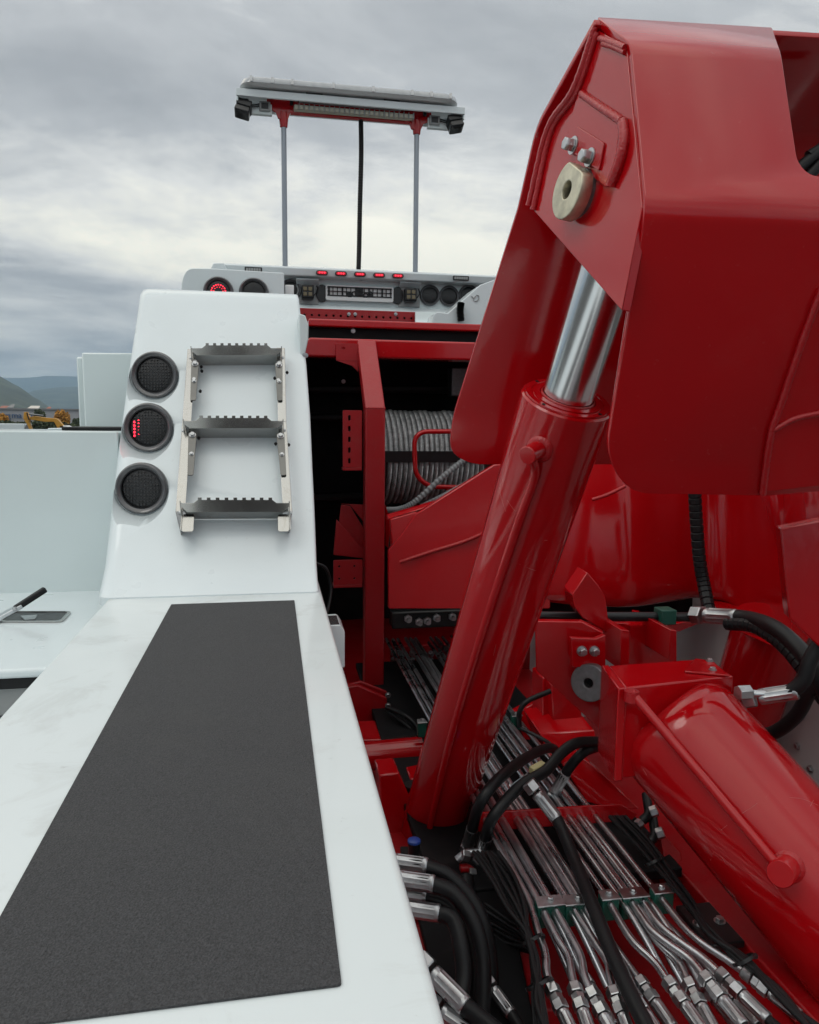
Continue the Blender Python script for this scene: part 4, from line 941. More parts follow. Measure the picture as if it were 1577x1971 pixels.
# vertical flat plates carrying the cylinder pivot
pvt = [U(1030, 1196, 2.08), U(1120, 1197, 2.04), U(1162, 1218, 2.02), U(1166, 1286, 2.02), U(1158, 1330, 2.02), U(1155, 1405, 2.02), U(1032, 1290, 2.08)]
MB().prism(pvt, V((0.01, .03, 0))).build('pivot_plate', 'red_paint', tr, 0.003)
MB().prism([U(1100, 1228, 1.985), U(1148, 1230, 1.985), U(1166, 1222, 1.985), U(1166, 1285, 1.985), U(1102, 1284, 1.985)], V((0, .02, 0))).build('keeper_plate', 'red_paint', tr, 0.002)
for px in (1120, 1144):
    q = U(px, 1253, 1.984); bolt(tr, q, -EY, 1.05); mb = MB(); mb.lathe(q - EY * .009, -EY, [(0, .0115), (.007, .0115), (.009, .010)], 6); mb.build('bolt_head', 'zinc_nut', tr, 0.0008)
pn2 = V((-.70, -.70, .12)).normalized(); pq = U(1137, 1313, 1.975); zx2 = (EZ - pn2 * EZ.dot(pn2)).normalized(); xx2 = zx2.cross(pn2)
link('pin', holed(circ(0, 0, .054, 44), [circ(0, 0, .0135, 20)], .03, .003), 'grey_steel', tr, axes(pq, xx2, zx2, pn2))
MB().lathe(pq - pn2 * .06, pn2, [(0, .042), (.05, .042)], 28).build('pin_shaft', 'grey_steel', tr)
mb = MB(); mb.lathe(pq - pn2 * .02, pn2, [(0, .0133), (.012, .0133)], 18); mb.build('pin_bore', 'cavity_shade', tr)
MB().prism([U(1195, 1212, 2.0), U(1212, 1214, 2.0), U(1212, 1300, 2.0), U(1195, 1290, 2.0)], V((0, .25, 0))).build('pivot_rib', 'red_paint', tr, 0.002)
MB().prism([U(1290, 1212, 2.05), U(1303, 1214, 2.05), U(1303, 1275, 2.05), U(1288, 1270, 2.05)], V((0, .25, 0))).build('pivot_rib', 'red_paint', tr, 0.002)
MB().box(U(1212, 1240, 2.2).x, U(1300, 1240, 2.2).x, 2.2, 2.25, U(1250, 1290, 2.2).z, U(1250, 1205, 2.2).z).build('inner_wall', 'red_paint', tr)

# ================================================================== UNDERLIFT CYLINDER, FRONT RIGHT
uc = thing('underlift_cylinder', 'thick red cylinder with square head sloping down to the lower right', 'hydraulic cylinder', U(1560, 1960, 1.4))
uT = U(1302, 1402, 1.747); uB = uT + (U(1562, 1700, 1.48) - uT) * 1.40; ua = (uB - uT).normalized(); UR = .170
Lu = (uB - uT).length
MB().lathe(uT, ua, [(-.05, UR * .72), (-.035, UR * .86), (-.015, UR * .95), (.01, UR * .99), (.03, UR), (Lu - .004, UR), (Lu, UR * .97)], 64).build('barrel', 'red_paint', uc)
MB().lathe(uB, ua, [(.0005, UR * .9), (.02, UR * .88)], 48).build('end_cap', 'cavity_shade', uc)
# square head
hd1 = [U(1190, 1290, 1.80), U(1285, 1265, 1.88), U(1372, 1268, 1.9), U(1418, 1300, 1.80), U(1425, 1380, 1.76), U(1350, 1545, 1.7), U(1196, 1520, 1.72), U(1180, 1478, 1.75)]
FTL, FTR, BTL = U(1204, 1324, 1.70), U(1412, 1306, 1.74), None
zt_ = FTL.z; FTR.z = zt_; BTL = UZ(1172, 1281, zt_); BTR = UZ(1350, 1268, zt_); BR2 = UZ(1385, 1284, zt_)
MB().prism([FTL, FTR, BR2, BTR, BTL], V((0, 0, -.24))).build('head_block', 'red_paint', uc, 0.004)
MB().prism([p + V((0, 0, .0006)) for p in (UZ(1318, 1296, zt_), UZ(1404, 1304, zt_), UZ(1372, 1276, zt_), UZ(1338, 1271, zt_))], V((0, 0, .006))).build('cover_plate', 'red_paint', uc, 0.002)
for px, py in ((1366, 1277), (1372, 1294)): bolt(uc, UZ(px, py, zt_) + V((0, 0, .0068)), EZ, .7)
sl_ = (FTL - BTL)
MB().prism([BTL + V((-.022, 0, .002)), FTL + V((-.022, -.006, .002)), FTL + V((-.0005, -.006, .002)), BTL + V((-.0005, 0, .002))], V((0, 0, -.245))).build('side_lug', 'red_paint', uc, 0.003)
def ub(px, py, off): return barrel_pt(px, py, off, uT, ua, UR)
q = ub(1516, 1668, -.01); nn2 = ((q - uT) - ua * (q - uT).dot(ua)).normalized()
tv2 = V((-.72, -.62, .22)).normalized()
MB().lathe(q, tv2, [(0, .031), (.01, .029), (.070, .029), (.073, .027)], 26).build('port_boss', 'red_paint', uc)
mb = MB(); mb.lathe(q + nn2 * .009, nn2, [(0, .036), (.005, .030), (.008, .025)], 20); mb.build('weld_bead', 'red_weld', uc)
bs = q + tv2 * .04
p_s = U(1216, 1334, 1.68); p_e = q + tv2 * .05 - ua * .012; pts = [p_s, p_s.lerp(p_e, .5), p_e]
MB().tube(spline(pts, 10), .0115, 12).build('port_pipe', 'red_paint', uc)
bp_ = MB(); bp_.lathe(U(1216, 1334, 1.68), EZ, [(-.02, .02), (.006, .018)], 16); bp_.build('pipe_seat', 'red_weld', uc)

for pts in ([(1428, 1566), (1444, 1556), (1458, 1546)], [(1368, 1656), (1374, 1640)], [(1520, 1535), (1545, 1538), (1575, 1550)], [(1388, 1598), (1400, 1588)], [(1390, 1650), (1396, 1660)], [(1238, 1480), (1245, 1492)], [(1560, 1552), (1566, 1540)]):
    MB().tube(spline([ub(x, y, .0001) for x, y in pts], 5), .0004, 5).build('scratch', 'scratch_pale', uc)
# ================================================================== INNER BODY WALL RIGHT
iw = thing('inner_body_wall', 'pale grey inner wall of the right side body with rivets', 'truck body', V((1.86, 2.2, -1.5)))
MB().box(1.86, 1.92, .6, 4.2, -1.5, -.42).build('wall_sheet', 'pale_body', iw, 0.004)
for px, py in ((1545, 1378), (1535, 1436), (1540, 1357), (1560, 1480)):
    q = UX(px, py, 1.857); bolt(iw, q, -EX, .9)
MB().box(1.40, 1.855, 3.2, 3.9, -1.4, .5).build('far_tower', 'white_paint', iw, .01)  # unseen mirror of the left tower, added to block sky light
MB().tube([UX(1488, 1196, 1.72), UX(1410, 1440, 1.72)], .125, 28).build('far_strut', 'red_paint', iw)
# ================================================================== CHASSIS
PZ = -1.15                                         # level of the pipe run
chs = thing('truck_chassis', 'red chassis frame with floor plates below the hydraulic pipes', 'chassis', V((.8, 2.2, -1.6)))
MB().box(.16, 1.62, .5, 5.1, -1.42, -1.37).build('floor_plate', 'red_rough', chs)
MB().box(.16, .30, 2.9, 3.6, -1.365, U(700, 1335, 3.3).z).build('bearer', 'red_paint', chs, .006) if False else None
a = U(660, 1318, 3.2)
MB().prism([U(655, 1325, 3.2), U(690, 1320, 3.2), U(745, 1345, 3.2), U(745, 1460, 3.2), U(640, 1460, 3.2)], V((0, .03, 0))).build('web_plate', 'red_rough', chs, .003)
MB().prism([U(668, 1318, 3.26), U(695, 1312, 3.26), U(745, 1332, 3.26), U(745, 1350, 3.26), U(668, 1340, 3.26)], V((0, .02, 0))).build('web_plate', 'red_rough', chs, .003)
for py in (1338, 1358): bolt(chs, U(747, py, 3.19), -EY, .9)
MB().tube([U(690, 1457, 2.75), U(812, 1445, 2.75)], .055, 20).build('cross_tube', 'red_paint', chs)
MB().prism([U(690, 1425, 2.9), U(815, 1420, 2.9), U(815, 1448, 2.9), U(690, 1450, 2.9)], V((0, .2, 0))).build('cross_sheet', 'red_paint', chs, .004)
MB().prism([U(730, 1492, 2.35), U(768, 1488, 2.35), U(805, 1570, 2.35), U(795, 1660, 2.35), U(740, 1660, 2.35)], V((0, .12, 0))).build('bracket', 'red_paint', chs, .005)
MB().prism([U(790, 1500, 2.5), U(815, 1495, 2.5), U(815, 1600, 2.5), U(800, 1600, 2.5)], V((0, .1, 0))).build('bracket', 'red_paint', chs, .005)
MB().lathe(U(795, 1520, 2.4) , EZ, [(0, .03), (.02, .03)], 20).build('grommet', 'rubber', chs)
# transverse angle bar over the pipes
y0 = UZ(1000, 1585, PZ + .07).y
bar = [U(905, 1592, 2.12), U(1150, 1560, 2.08), U(1192, 1548, 2.08), U(1230, 1568, 2.06), U(1225, 1582, 2.06), U(1180, 1580, 2.08), U(920, 1612, 2.12)]
MB().prism([U(908, 1566, 2.0), U(1130, 1552, 1.97), U(1196, 1549, 1.96), U(1228, 1568, 1.95), U(1215, 1580, 1.95), U(910, 1602, 2.0)], V((0, .008, 0))).build('angle_bar', 'red_paint', chs, .002)
# diagonal beam and block beside the pivot
MB().prism([U(1082, 1470, 2.3), U(1112, 1450, 2.3), U(1160, 1490, 2.18), U(1232, 1558, 2.05), U(1190, 1560, 2.1), U(1130, 1545, 2.18)], V((0, .10, 0))).build('diagonal_beam', 'red_paint', chs, .004)
MB().prism([U(1040, 1412, 2.5), U(1145, 1405, 2.4), U(1150, 1450, 2.35), U(1060, 1465, 2.45)], V((0, .2, .02))).build('platform', 'red_paint', chs, .004)
MB().prism([U(1062, 1318, 2.55), U(1120, 1330, 2.5), U(1120, 1420, 2.5), U(1066, 1412, 2.55)], V((.0, .12, 0))).build('stanchion', 'red_paint', chs, .004)
MB().prism([U(1045, 1305, 2.6), U(1062, 1300, 2.6), U(1066, 1412, 2.6), U(1045, 1400, 2.6)], V((0, .12, 0))).build('stanchion', 'red_paint', chs, .004)
MB().prism([U(990, 1375, 2.75), U(1045, 1345, 2.75), U(1060, 1420, 2.7), U(1010, 1425, 2.7)], V((0, .05, 0))).build('gusset', 'red_paint', chs, .003)
MB().prism([U(1270, 1600, 1.95), U(1310, 1640, 1.95), U(1340, 1790, 1.85), U(1290, 1740, 1.85), U(1285, 1680, 1.9)], V((0, .06, 0))).build('gusset', 'red_paint', chs, .003)
MB().box(U(1380, 1760, 1.7).x, 1.6, 1.2, 2.6, -1.36, -1.30).build('side_rail', 'red_rough', chs, .006)
MB().prism([UZ(770, 1820, -1.36), UZ(1000, 1815, -1.36), UZ(1100, 1990, -1.36), UZ(860, 1990, -1.36)], V((0, 0, .06))).build('floor_step', 'red_rough', chs, .006)
q = UZ(1385, 1780, -1.29); mb = MB().box(q.x - .08, q.x + .02, q.y - .08, q.y + .08, -1.299, -1.28).build('cover_plate', 'black_plastic', chs, .004)
for dx in (-.06, 0): bolt(chs, V((q.x + dx, q.y, -1.28)), EZ, 1.0)
MB().prism([UZ(770, 1640, -1.3), UZ(960, 1640, -1.3), UZ(1030, 1990, -1.3), UZ(860, 1990, -1.3)], V((0, 0, .02))).build('drip_tray', 'cavity_shade', chs, .004)  # added black sheet over the floor: shade under the hoses as colour
MB().box(.42, 1.15, 1.86, 3.85, -1.30, -1.27).build('pipe_tray', 'cavity_shade', chs, .004)  # added black sheet below the pipes, shade put into its colour
# bulkhead with row of fittings at the far end of the pipes
MB().box(U(752, 1250, 3.9).x, 1.4, 3.9, 3.93, U(800, 1300, 3.9).z, U(800, 1243, 3.9).z).build('bulkhead', 'red_rough', chs, .002)
for i, px in enumerate((757, 774, 793, 829, 848, 866)):
    for py in (1256, 1269):
        q = U(px, py + (i % 2), 3.895); mb = MB(); mb.lathe(q, -EY, [(0, .017), (.018, .017), (.019, .012), (.04, .011)], 6); mb.build('fitting', 'zinc_nut', chs)
for px, py in ((785, 1190), (806, 1196), (822, 1194), (840, 1188), (870, 1186)):
    q = U(px, py, 3.6); mb = MB(); mb.lathe(q, -EY, [(0, .02), (.02, .02), (.021, .013), (.05, .012)], 6); mb.build('fitting', 'zinc_nut', chs)
MB().box(U(752, 1200, 3.7).x, 1.6, 3.65, 3.75, U(800, 1205, 3.7).z, U(800, 1172, 3.7).z).build('valve_bank', 'black_plastic', chs, .01)

# ================================================================== HYDRAULIC PIPES
ORD = ['leftmost', 'second', 'third', 'fourth', 'fifth', 'sixth', 'seventh', 'eighth', 'ninth', 'tenth']
def nutmesh(r, l): 
    m = MB(); m.lathe(V((0, 0, 0)), EZ, [(0, r * .9), (.002, r), (l - .002, r), (l, r * .9)], 6); return m.mesh('union_nut', 30)
NUT = nutmesh(.0165, .022); NUT2 = nutmesh(.0145, .018)
fm_ = MB()
def star(z, r, g): return [V(((r if k % 2 else r * g) * math.cos(2 * math.pi * k / 24), (r if k % 2 else r * g) * math.sin(2 * math.pi * k / 24), z)) for k in range(24)]
fm_.loft([star(0, .012, 1), star(.002, .0136, 1), star(.006, .0138, 1), star(.009, .0138, .9), star(.052, .0138, .9), star(.055, .0138, 1), star(.061, .0136, 1), star(.063, .012, 1)]); FER = fm_.mesh('ferrule', 25)
for me_, mm in ((NUT, 'zinc_nut'), (NUT2, 'zinc_nut'), (FER, 'zinc_nut')): me_.materials.append(MATS[mm])
def end_fitting(parent, p, d, rnd):
    d = d.normalized(); roll = V((1, rnd.uniform(-1, 1), .3)).normalized()
    link('union_nut', NUT, None, parent, zalign(p - d * .004, d, roll))
    link('union_nut', NUT2, None, parent, zalign(p + d * .02, d, V((rnd.uniform(-1, 1), 1, .5)).normalized()))
    link('union_nut', NUT, None, parent, zalign(p + d * .034, d, V((rnd.uniform(-1, 1), 1, .5)).normalized()))
    link('ferrule', FER, None, parent, zalign(p + d * .058, d, roll))
    MB().tube(spline([p + d * .115, p + d * .2, p + d * .34 + V((0, 0, -.05)), p + d * .5 + V((0, 0, -.16))], 6), .0105, 10).build('hose_end', 'rubber', parent)
far = 3.86
PIP = [  # pixel track from the clamp down to the union nut
    [(1030, 1755), (1036, 1795), (1052, 1838), (1051, 1872), (1062, 1902)],
    [(1048, 1755), (1076, 1812), (1096, 1842), (1100, 1872), (1106, 1900)],
    [(1072, 1755), (1104, 1812), (1121, 1845), (1124, 1878), (1138, 1910)],
    [(1105, 1752), (1150, 1820), (1172, 1852), (1174, 1880), (1181, 1908)],
    [(1127, 1750), (1164, 1806), (1184, 1838), (1190, 1868), (1211, 1904)],
    [(1178, 1742), (1200, 1786), (1222, 1818), (1262, 1852), (1287, 1890)],
    [(1212, 1738), (1240, 1784), (1270, 1820), (1308, 1852), (1326, 1892)],
    [(1217, 1737), (1252, 1790), (1284, 1815), (1330, 1846), (1356, 1880)],
    [(1239, 1735), (1268, 1780), (1302, 1808), (1352, 1842), (1386, 1874)],
    [(1274, 1730), (1318, 1786), (1350, 1815), (1402, 1848), (1434, 1872)],
]
rnd = random.Random(5)
TR_ = .0087
for i, tr_px in enumerate(PIP):
    z = PZ - (.022 if i == 6 else 0); pts = [UZ(x, y, z) for x, y in tr_px]; st = pts[0]
    path = [V((st.x - .0, far - .05 * (i % 3), z)), V((st.x, st.y + .10, z)), V((st.x, st.y + .03, z))]
    path[0].x += (i - 4) * .004
    full = path + pts[1:]
    pp = bend(full, .055, 7)
    t = thing('hydraulic_pipe', ORD[i] + (' ' if i == 0 else ' from the left ') + 'of the bent zinc hydraulic pipes, counted at the union nuts', 'pipe', pts[-1], 'bent hydraulic pipes with union nuts')
    MB().tube(pp, TR_, 12).build('tube', 'zinc_tube', t, smooth=60)
    d = (pts[-1] - pts[-2]).normalized(); d = (d + V((.12, -.1, -.12))).normalized()
    end_fitting(t, pts[-1], d, rnd)
# lower layer: straight tubes that run under the first
xs = [UZ(1050, 1745, PZ).x, UZ(1110, 1742, PZ).x, UZ(1129, 1742, PZ).x, UZ(1222, 1730, PZ).x, UZ(1244, 1728, PZ).x]
for i, x in enumerate(xs):
    z = PZ - .028 - .004 * (i % 2); ye = 1.52 - .012 * i
    pp = bend([V((x, far - .1, z)), V((x + .004, ye + .16, z)), V((x + .02 + .006 * i, ye + .03, z - .02)), V((x + .03 + .008 * i, ye - .1, z - .03))], .06, 6)
    t = thing('lower_hydraulic_pipe', ORD[i] + (' ' if i == 0 else ' from the left ') + 'of the straight zinc pipes in the lower layer', 'pipe', V((x, ye, z)), 'lower layer of hydraulic pipes')
    MB().tube(pp, TR_, 10).build('tube', 'zinc_tube', t, smooth=60)
    end_fitting(t, pp[-1], (pp[-1] - pp[-2] + V((.0, -.001, -.002))), rnd)
# extra upper-layer tubes only in the straight run
for i, (px, pe) in enumerate(((1039, 1), (1060, 1), (1094, 1), (1116, 1), (1138, 1), (1204, 1), (1228, 1), (1258, 1))):
    x = UZ(px, 1740, PZ).x; z = PZ - .004
    ye = UZ(px, 1742, PZ).y
    t = tag(MB().tube(bend([V((x, far, z)), V((x, ye - .05, z - .002)), V((x + .01, ye - .2, z - .055))], .08, 6), TR_, 10).build('straight_pipe', 'zinc_tube', smooth=60),
            ORD[i] + (' ' if i == 0 else ' from the left ') + 'of the straight zinc pipes dipping under at the clamps', 'pipe', 'straight pipes between the clamps')
# clamps: green block + bent cover plate + bolt
def clamp(cx, y, w, label, Y=None, wire=False):
    c = UZ(cx, y, PZ + .012); hw = w / 2 / F * c.length
    t = thing('pipe_clamp', label, 'clamp', c, 'green pipe clamps with steel covers')
    MB().box(c.x - hw, c.x + hw, c.y - .015, c.y + .015, PZ - .045, PZ + .0115).build('clamp_block', 'green_clamp', t, .003)
    MB().prism([V((c.x - hw - .003, c.y - .019, PZ + .012)), V((c.x + hw + .003, c.y - .019, PZ + .012)), V((c.x + hw - .002, c.y + .02, PZ + .012)), V((c.x - hw + .002, c.y + .02, PZ + .012))], V((0, 0, .0035))).build('cover_plate', 'zinc_nut', t, .001)
    bolt(t, V((c.x + .002, c.y + .004, PZ + .0156)), EZ, .62)
    return t
for px, py, w, lab in ((1059, 1736, 48, 'leftmost pipe clamp of the near row, green block under a steel cover'), (1112, 1733, 48, 'second pipe clamp from the left in the near row'), (1172, 1724, 30, 'narrow middle pipe clamp of the near row'),
                       (1219, 1720, 44, 'fourth pipe clamp from the left in the near row'), (1274, 1712, 34, 'rightmost pipe clamp of the near row, beside the black cables')): clamp(px, py, w, lab)
clamp(812, 1389, 16, 'small pipe clamp left of the lift cylinder'); clamp(994, 1376, 18, 'far pipe clamp right of the lift cylinder')

# ================================================================== HOSES
def hose(pts, r, label, group=None, m='rubber', name='hydraulic_hose', cat='hose', fer=None, n=8, wrap=False):
    P = [U(*p) for p in pts]; pp = spline(P, n); t = thing(name, label, cat, P[0], group)
    if wrap: pp2 = spline(P, 40); MB().tube(pp2, r, 12, rf=lambda i: r * (1.0 if i % 8 else .86)).build('sleeve', m, t, smooth=25)
    else: MB().tube(pp, r, 14).build('tube', m, t, smooth=60)
    for which in (fer or ()):
        p, d = (pp[0], pp[0] - pp[1]) if which == 0 else (pp[-1], pp[-1] - pp[-2])
        d = d.normalized(); s = r / .0105
        link('ferrule', FER, None, t, zalign(p - d * .03 * s, d) @ Matrix.Scale(s * .84, 4))
        link('union_nut', NUT, None, t, zalign(p + d * .028 * s, d) @ Matrix.Scale(s * .85, 4))
    return t
hose([(905, 1610, 2.02), (925, 1545, 1.94), (968, 1492, 2.0), (1025, 1452, 2.2), (1062, 1440, 2.3), (1078, 1462, 2.35)], .0165, 'upper black hose arching from the lift cylinder foot over the pipes', fer=(0,))
hose([(930, 1632, 1.96), (948, 1575, 1.92), (1000, 1515, 1.96), (1050, 1484, 2.0), (1080, 1450, 2.04), (1112, 1430, 2.06), (1160, 1428, 2.12)], .0165, 'lower black hose arching from the lift cylinder foot to the pivot', fer=(0,))
hose([(1078, 1508, 2.1), (1098, 1475, 2.08), (1125, 1447, 2.08), (1160, 1434, 2.14)], .0155, 'short black hose below the arching hoses at the pivot', fer=(0,))
hose([(1005, 1508, 2.16), (1022, 1496, 2.14), (1042, 1480, 2.2)], .0155, 'stubby hose end between the two arching hoses', fer=(0,))
def onz(*pts): return [(x, y, UZ(x, y, z).y) for x, y, z in pts]
hose(onz((1050, 1548, -1.05), (1074, 1580, -1.085), (1104, 1650, -1.112), (1142, 1745, -1.108), (1176, 1830, -1.118), (1214, 1915, -1.125), (1262, 2010, -1.14)), .0165, 'long black hose lying along the top of the steel pipes', fer=(0,))
q = U(1035, 1478, 2.06); m = MB(); m.obox(q, V((.022, .006, .006)), V((-.004, .012, 0)), V((0, 0, .01))); tag(m.build('cable_tag', 'yellow_tag', None, .003), 'small pale yellow tag tied on the arching hoses', 'tag')
# bundle leaving the deck edge
for i, (px, py, Yq) in enumerate(((800, 1665, 1.66), (812, 1699, 1.6), (806, 1727, 1.62), (822, 1755, 1.56))):
    lab = ['topmost hose at the deck edge with a bright ferrule', 'second hose at the deck edge, longest bright ferrule', 'third hose at the deck edge, smallest ferrule', 'lowest hose at the deck edge curving down beside the cables'][i]
    dx = 28 * i
    hose([(px - 16, py - 3, Yq), (px + 22, py + 3, Yq - .02), (px + 68 - 6 * i, py + 24 - i * 3, Yq - .04), (px + 118 - 18 * i, py + 85 - i * 8, Yq - .08), (px + 142 - 24 * i, py + 170 - i * 14, Yq - .12), (px + 146 - 30 * i, py + 300 - i * 30, Yq - .18), (px + 138 - 30 * i, py + 420 - i * 30, Yq - .26)], .0178 if i != 2 else .014, lab, 'hoses leaving the deck edge', fer=(0,))
hose([(860, 1900, 1.4), (900, 1940, 1.36), (960, 1990, 1.3), (1010, 2040, 1.26)], .018, 'stout ferruled hose at the bottom under the deck edge', fer=(0,))
hose([(880, 1965, 1.36), (915, 1990, 1.33), (960, 2040, 1.3)], .016, 'lowest ferruled hose peeking from the bottom edge', fer=(0,))
hose([(965, 1925, 1.44), (990, 1960, 1.4), (1020, 2010, 1.36)], .0125, 'thin ferruled hose left of the bent pipes', fer=(0,))
hose([(898, 1690, 1.9), (905, 1760, 1.8), (890, 1850, 1.7), (880, 1930, 1.6)], .02, 'dark hose hanging vertically behind the deck edge bundle')
hose([(862, 1745, 1.8), (880, 1800, 1.75), (872, 1880, 1.65), (868, 1990, 1.55)], .024, 'thick dark hose deepest behind the deck edge bundle')
# blue capped breather
bc = thing('breather_cap', 'black breather with a blue cap at the foot of the lift cylinder', 'cap', U(797, 1650, 1.95))
q = U(797, 1648, 1.95); MB().lathe(q, EZ, [(0, .016), (.035, .017), (.04, .019), (.042, .019)], 20).build('breather_body', 'black_plastic', bc)
MB().lathe(q + EZ * .0425, EZ, [(0, .0185), (.006, .018), (.008, .012)], 20).build('cap_top', 'blue_cap', bc)
# elbows at the cylinder foot
for i, (px, py, lab) in enumerate(((893, 1646, 'bright elbow fitting at the foot of the lift cylinder'), (905, 1680, 'bent pale pipe elbow beside the deck edge hoses'))):
    e_ = thing('pipe_elbow', lab, 'fitting', U(px, py, 1.95)); Y0 = 1.95
    if i == 0: MB().tube(bend([U(880, 1655, Y0), U(898, 1640, Y0), U(930, 1640, Y0)], .03, 6), .011, 12).build('elbow', 'zinc_tube', e_)
    else: MB().tube(bend([U(886, 1672, Y0), U(903, 1670, Y0), U(914, 1690, Y0), U(918, 1722, Y0)], .04, 6), .012, 12).build('elbow', 'red_weld', e_)
    link('union_nut', NUT, None, e_, zalign(U(px - 4, py, Y0 - .01), EX - EZ * .3))
# thin black cables, left bundle
for i in range(9):
    o = rnd.uniform
    a = [(916 + i * 5 + o(-5, 5), 1640, 2.0), (948 + i * 6 + o(-6, 6), 1690 + o(-5, 5), 1.9), (985 + i * 4 + o(-8, 8), 1745 + o(-6, 6), 1.78), (1018 + o(-8, 8), 1800, 1.66), (1030 + o(-7, 7), 1858, 1.54), (1036 + o(-9, 9), 1930, 1.42), (1048 + o(-12, 12), 2000, 1.34)]
    a = onz(*[(p[0], p[1], -1.13 - .008 * (i % 4)) for p in a])
    tag(MB().tube(spline([U(*p) for p in a], 7), .0056, 8).build('black_cable', 'rubber', smooth=60), 'thin black cable in the tied bundle left of the pipes', 'cable', 'thin cables left of the pipes')
for i in range(7):
    o = rnd.uniform
    a = [(930 + o(-5, 5), 1740 + i * 9, 1.72), (975 + o(-8, 8), 1768 + i * 9, 1.66), (1012 + o(-8, 8), 1795 + i * 6, 1.6), (1026 + o(-7, 7), 1840, 1.54), (1034 + o(-9, 9), 1900, 1.46), (1030, 2010, 1.34)]
    tag(MB().tube(spline([U(*p) for p in a], 7), .0048, 8).build('black_cable', 'rubber', smooth=60), 'thin black cable curving in from the deck edge hoses', 'cable', 'thin cables from the deck edge')
def zip_tie(px, py, Y, w, label):
    c = U(px, py, Y); m = MB(); m.lathe(c, V((.3, -.6, -.7)).normalized(), [(0, w), (.007, w), (.007, w * .9), (0, w * .9)], 18, close=False); m.obox(c + V((w, -.005, .005)), V((.005, 0, 0)), V((0, .004, 0)), V((0, 0, .004)))
    tag(m.build('cable_tie', 'black_plastic'), label, 'cable tie')
zip_tie(1020, 1806, UZ(1020, 1806, -1.14).y, .028, 'black cable tie round the left cable bundle, upper one')
zip_tie(1034, 1890, UZ(1034, 1890, -1.14).y, .028, 'black cable tie round the left cable bundle, lower one')
# right cable bundle
for i in range(7):
    o = rnd.uniform
    a = [(1150 + i * 5, 1576, 2.08), (1195 + i * 6 + o(-4, 4), 1625 + o(-4, 4), 1.99), (1252 + i * 4 + o(-5, 5), 1690 + o(-5, 5), 1.86), (1298 + i * 2 + o(-6, 6), 1745 + o(-5, 5), 1.76), (1345 + o(-8, 8), 1800 + o(-6, 6), 1.64), (1405 + o(-9, 9), 1850 + o(-7, 7), 1.54), (1465 + o(-10, 10), 1905, 1.44), (1540, 1990, 1.3)]
    a = onz(*[(p[0] + 24, p[1] - 4, -1.13 - .008 * (i % 3)) for p in a])
    tag(MB().tube(spline([U(*p) for p in a], 7), .0056, 8).build('black_cable', 'rubber', smooth=60), 'thin black cable in the tied bundle right of the pipes', 'cable', 'thin cables right of the pipes')
zip_tie(1429, 1844, UZ(1429, 1844, -1.13).y, .026, 'black cable tie round the right cable bundle near the nuts'); zip_tie(1256, 1656, UZ(1256, 1656, -1.13).y, .024, 'black cable tie round the right cable bundle below the angle bar')
# cables in the dark middle
for i, (a, r, lab) in enumerate(((((745, 1362, 3.1), (775, 1375, 3.0), (800, 1395, 2.95), (815, 1430, 2.9)), .01, 'black cable from the post foot to the small clamp'),
                            (((745, 1368, 3.1), (772, 1388, 3.0), (796, 1410, 2.95), (810, 1450, 2.85)), .01, 'lower black cable from the post foot beside the small clamp'),
                            (((1000, 1400, 2.5), (1000, 1372, 2.5), (1015, 1350, 2.5), (1060, 1330, 2.5)), .010, 'black cable looping up beside the stanchions'),
                            (((1003, 1402, 2.45), (1040, 1420, 2.4), (1062, 1435, 2.35), (1066, 1450, 2.3)), .007, 'thin black cable looping over the red platform'),
                            (((770, 995, 3.3), (756, 1020, 3.25), (752, 1060, 3.25), (757, 1120, 3.25)), .009, 'thin black cable hanging right of the winch frame post'),
                            (((608, 1084, 2.7), (628, 1095, 2.7), (637, 1130, 2.7), (632, 1170, 2.65), (620, 1200, 2.6)), .006, 'thin dark cable bowing out beside the white tower foot'))):
    tag(MB().tube(spline([U(*p) for p in a], 8), r, 8).build('black_cable', 'rubber', smooth=60), lab, 'cable')
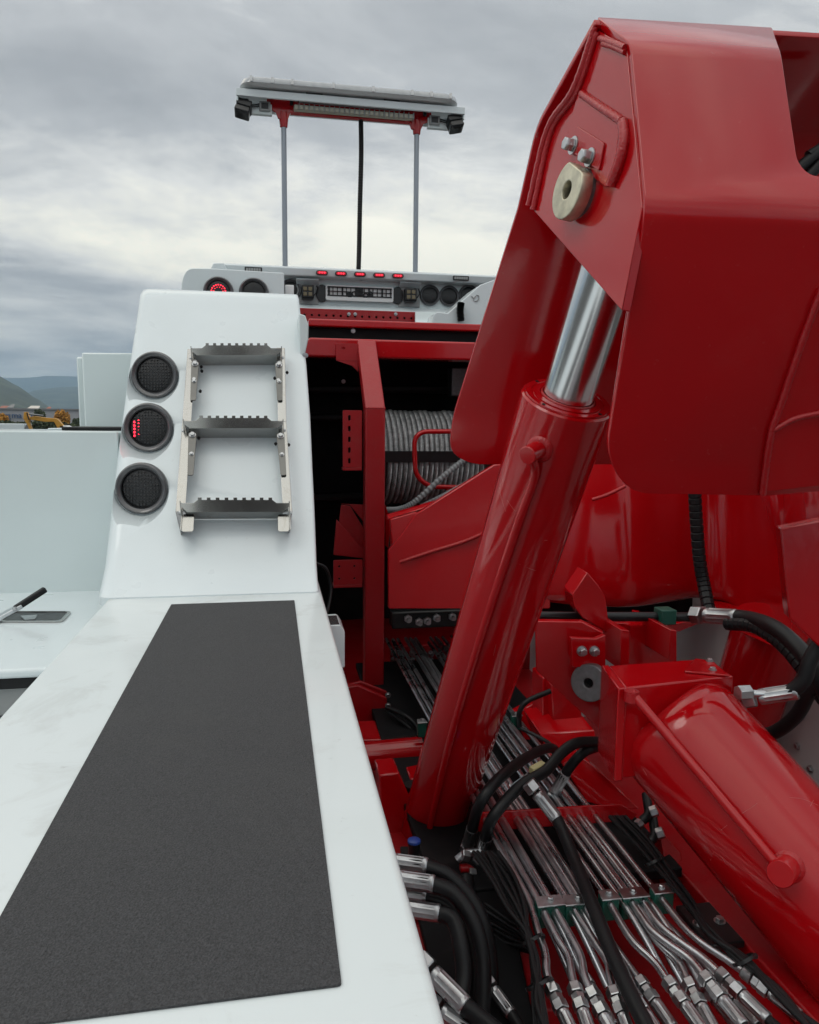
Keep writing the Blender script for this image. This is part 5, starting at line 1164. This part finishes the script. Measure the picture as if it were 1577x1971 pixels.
# right side hoses
hose([(1020, 1186, 2.2), (1120, 1187, 2.2), (1260, 1187, 2.2), (1372, 1188, 2.2)], .0155, 'straight black pipe running under the turret base', name='black_pipe', cat='pipe', m='black_plastic')
g2 = thing('pipe_clamp', 'green pipe clamp under the turret base', 'clamp', U(1285, 1195, 2.18)); q = U(1284, 1188, 2.18)
MB().box(q.x - .026, q.x + .026, 2.165, 2.22, q.z - .022, q.z + .026).build('clamp_block', 'green_clamp', g2, .003); bolt(g2, V((q.x - .002, 2.19, q.z - .023)), -EZ, .8)
hose([(1385, 1186, 2.1), (1440, 1190, 2.0), (1490, 1208, 1.86), (1535, 1245, 1.75), (1575, 1300, 1.66), (1620, 1400, 1.6)], .023, 'thick black hose from the turret pipe bending down at the right edge', fer=(0,))
hose([(1400, 1200, 2.06), (1450, 1205, 1.96), (1500, 1235, 1.84), (1545, 1285, 1.74), (1590, 1350, 1.66)], .021, 'lower companion of the thick black hose at the right edge', wrap=True)
hose([(1493, 1337, 1.66), (1520, 1332, 1.64), (1548, 1308, 1.62), (1560, 1270, 1.62), (1590, 1220, 1.62)], .0185, 'black hose with bright ferrule hooking up from the cylinder head', fer=(0,))
f2 = thing('hose_fitting', 'bright white zinc nut screwed into the square cylinder head', 'fitting', U(1432, 1335, 1.68))
MB().lathe(U(1420, 1334, 1.68), EX, [(0, .02), (.034, .02), (.036, .016)], 6).build('union_nut', 'zinc_nut', f2, .0015); MB().tube([U(1450, 1335, 1.68), U(1496, 1337, 1.66)], .010, 14).build('tube', 'zinc_tube', f2)
hose([(1448, 1416, 1.86), (1490, 1410, 1.8), (1532, 1378, 1.74), (1558, 1330, 1.7), (1590, 1260, 1.68)], .019, 'thick black hose curving behind the underlift cylinder at the right edge')
hose([(1337, 945, 2.3), (1341, 1010, 2.3), (1347, 1080, 2.3), (1356, 1130, 2.28), (1369, 1195, 2.2)], .0215, 'black spiral wrapped hose hanging down in front of the turret base', wrap=True)
# fittings peeking out left of the underlift cylinder
for i, (px, py, Yq, lab) in enumerate(((1250, 1568, 1.98, 'bright elbow fitting behind the underlift cylinder, upper one'), (1262, 1610, 1.94, 'bright tee fitting behind the underlift cylinder, lower one'))):
    e_ = thing('pipe_elbow', lab, 'fitting', U(px, py, Yq))
    MB().tube(bend([U(px - 14, py + 12, Yq), U(px, py, Yq), U(px - 6, py - 40, Yq + .05)], .03, 6), .014, 12).build('elbow', 'black_plastic', e_)
    link('union_nut', NUT, None, e_, zalign(U(px + 2, py - 4, Yq - .02), V((.8, -.3, .4))))
    link('union_nut', NUT2, None, e_, zalign(U(px - 16, py + 14, Yq - .01), V((-.8, -.3, -.4))))
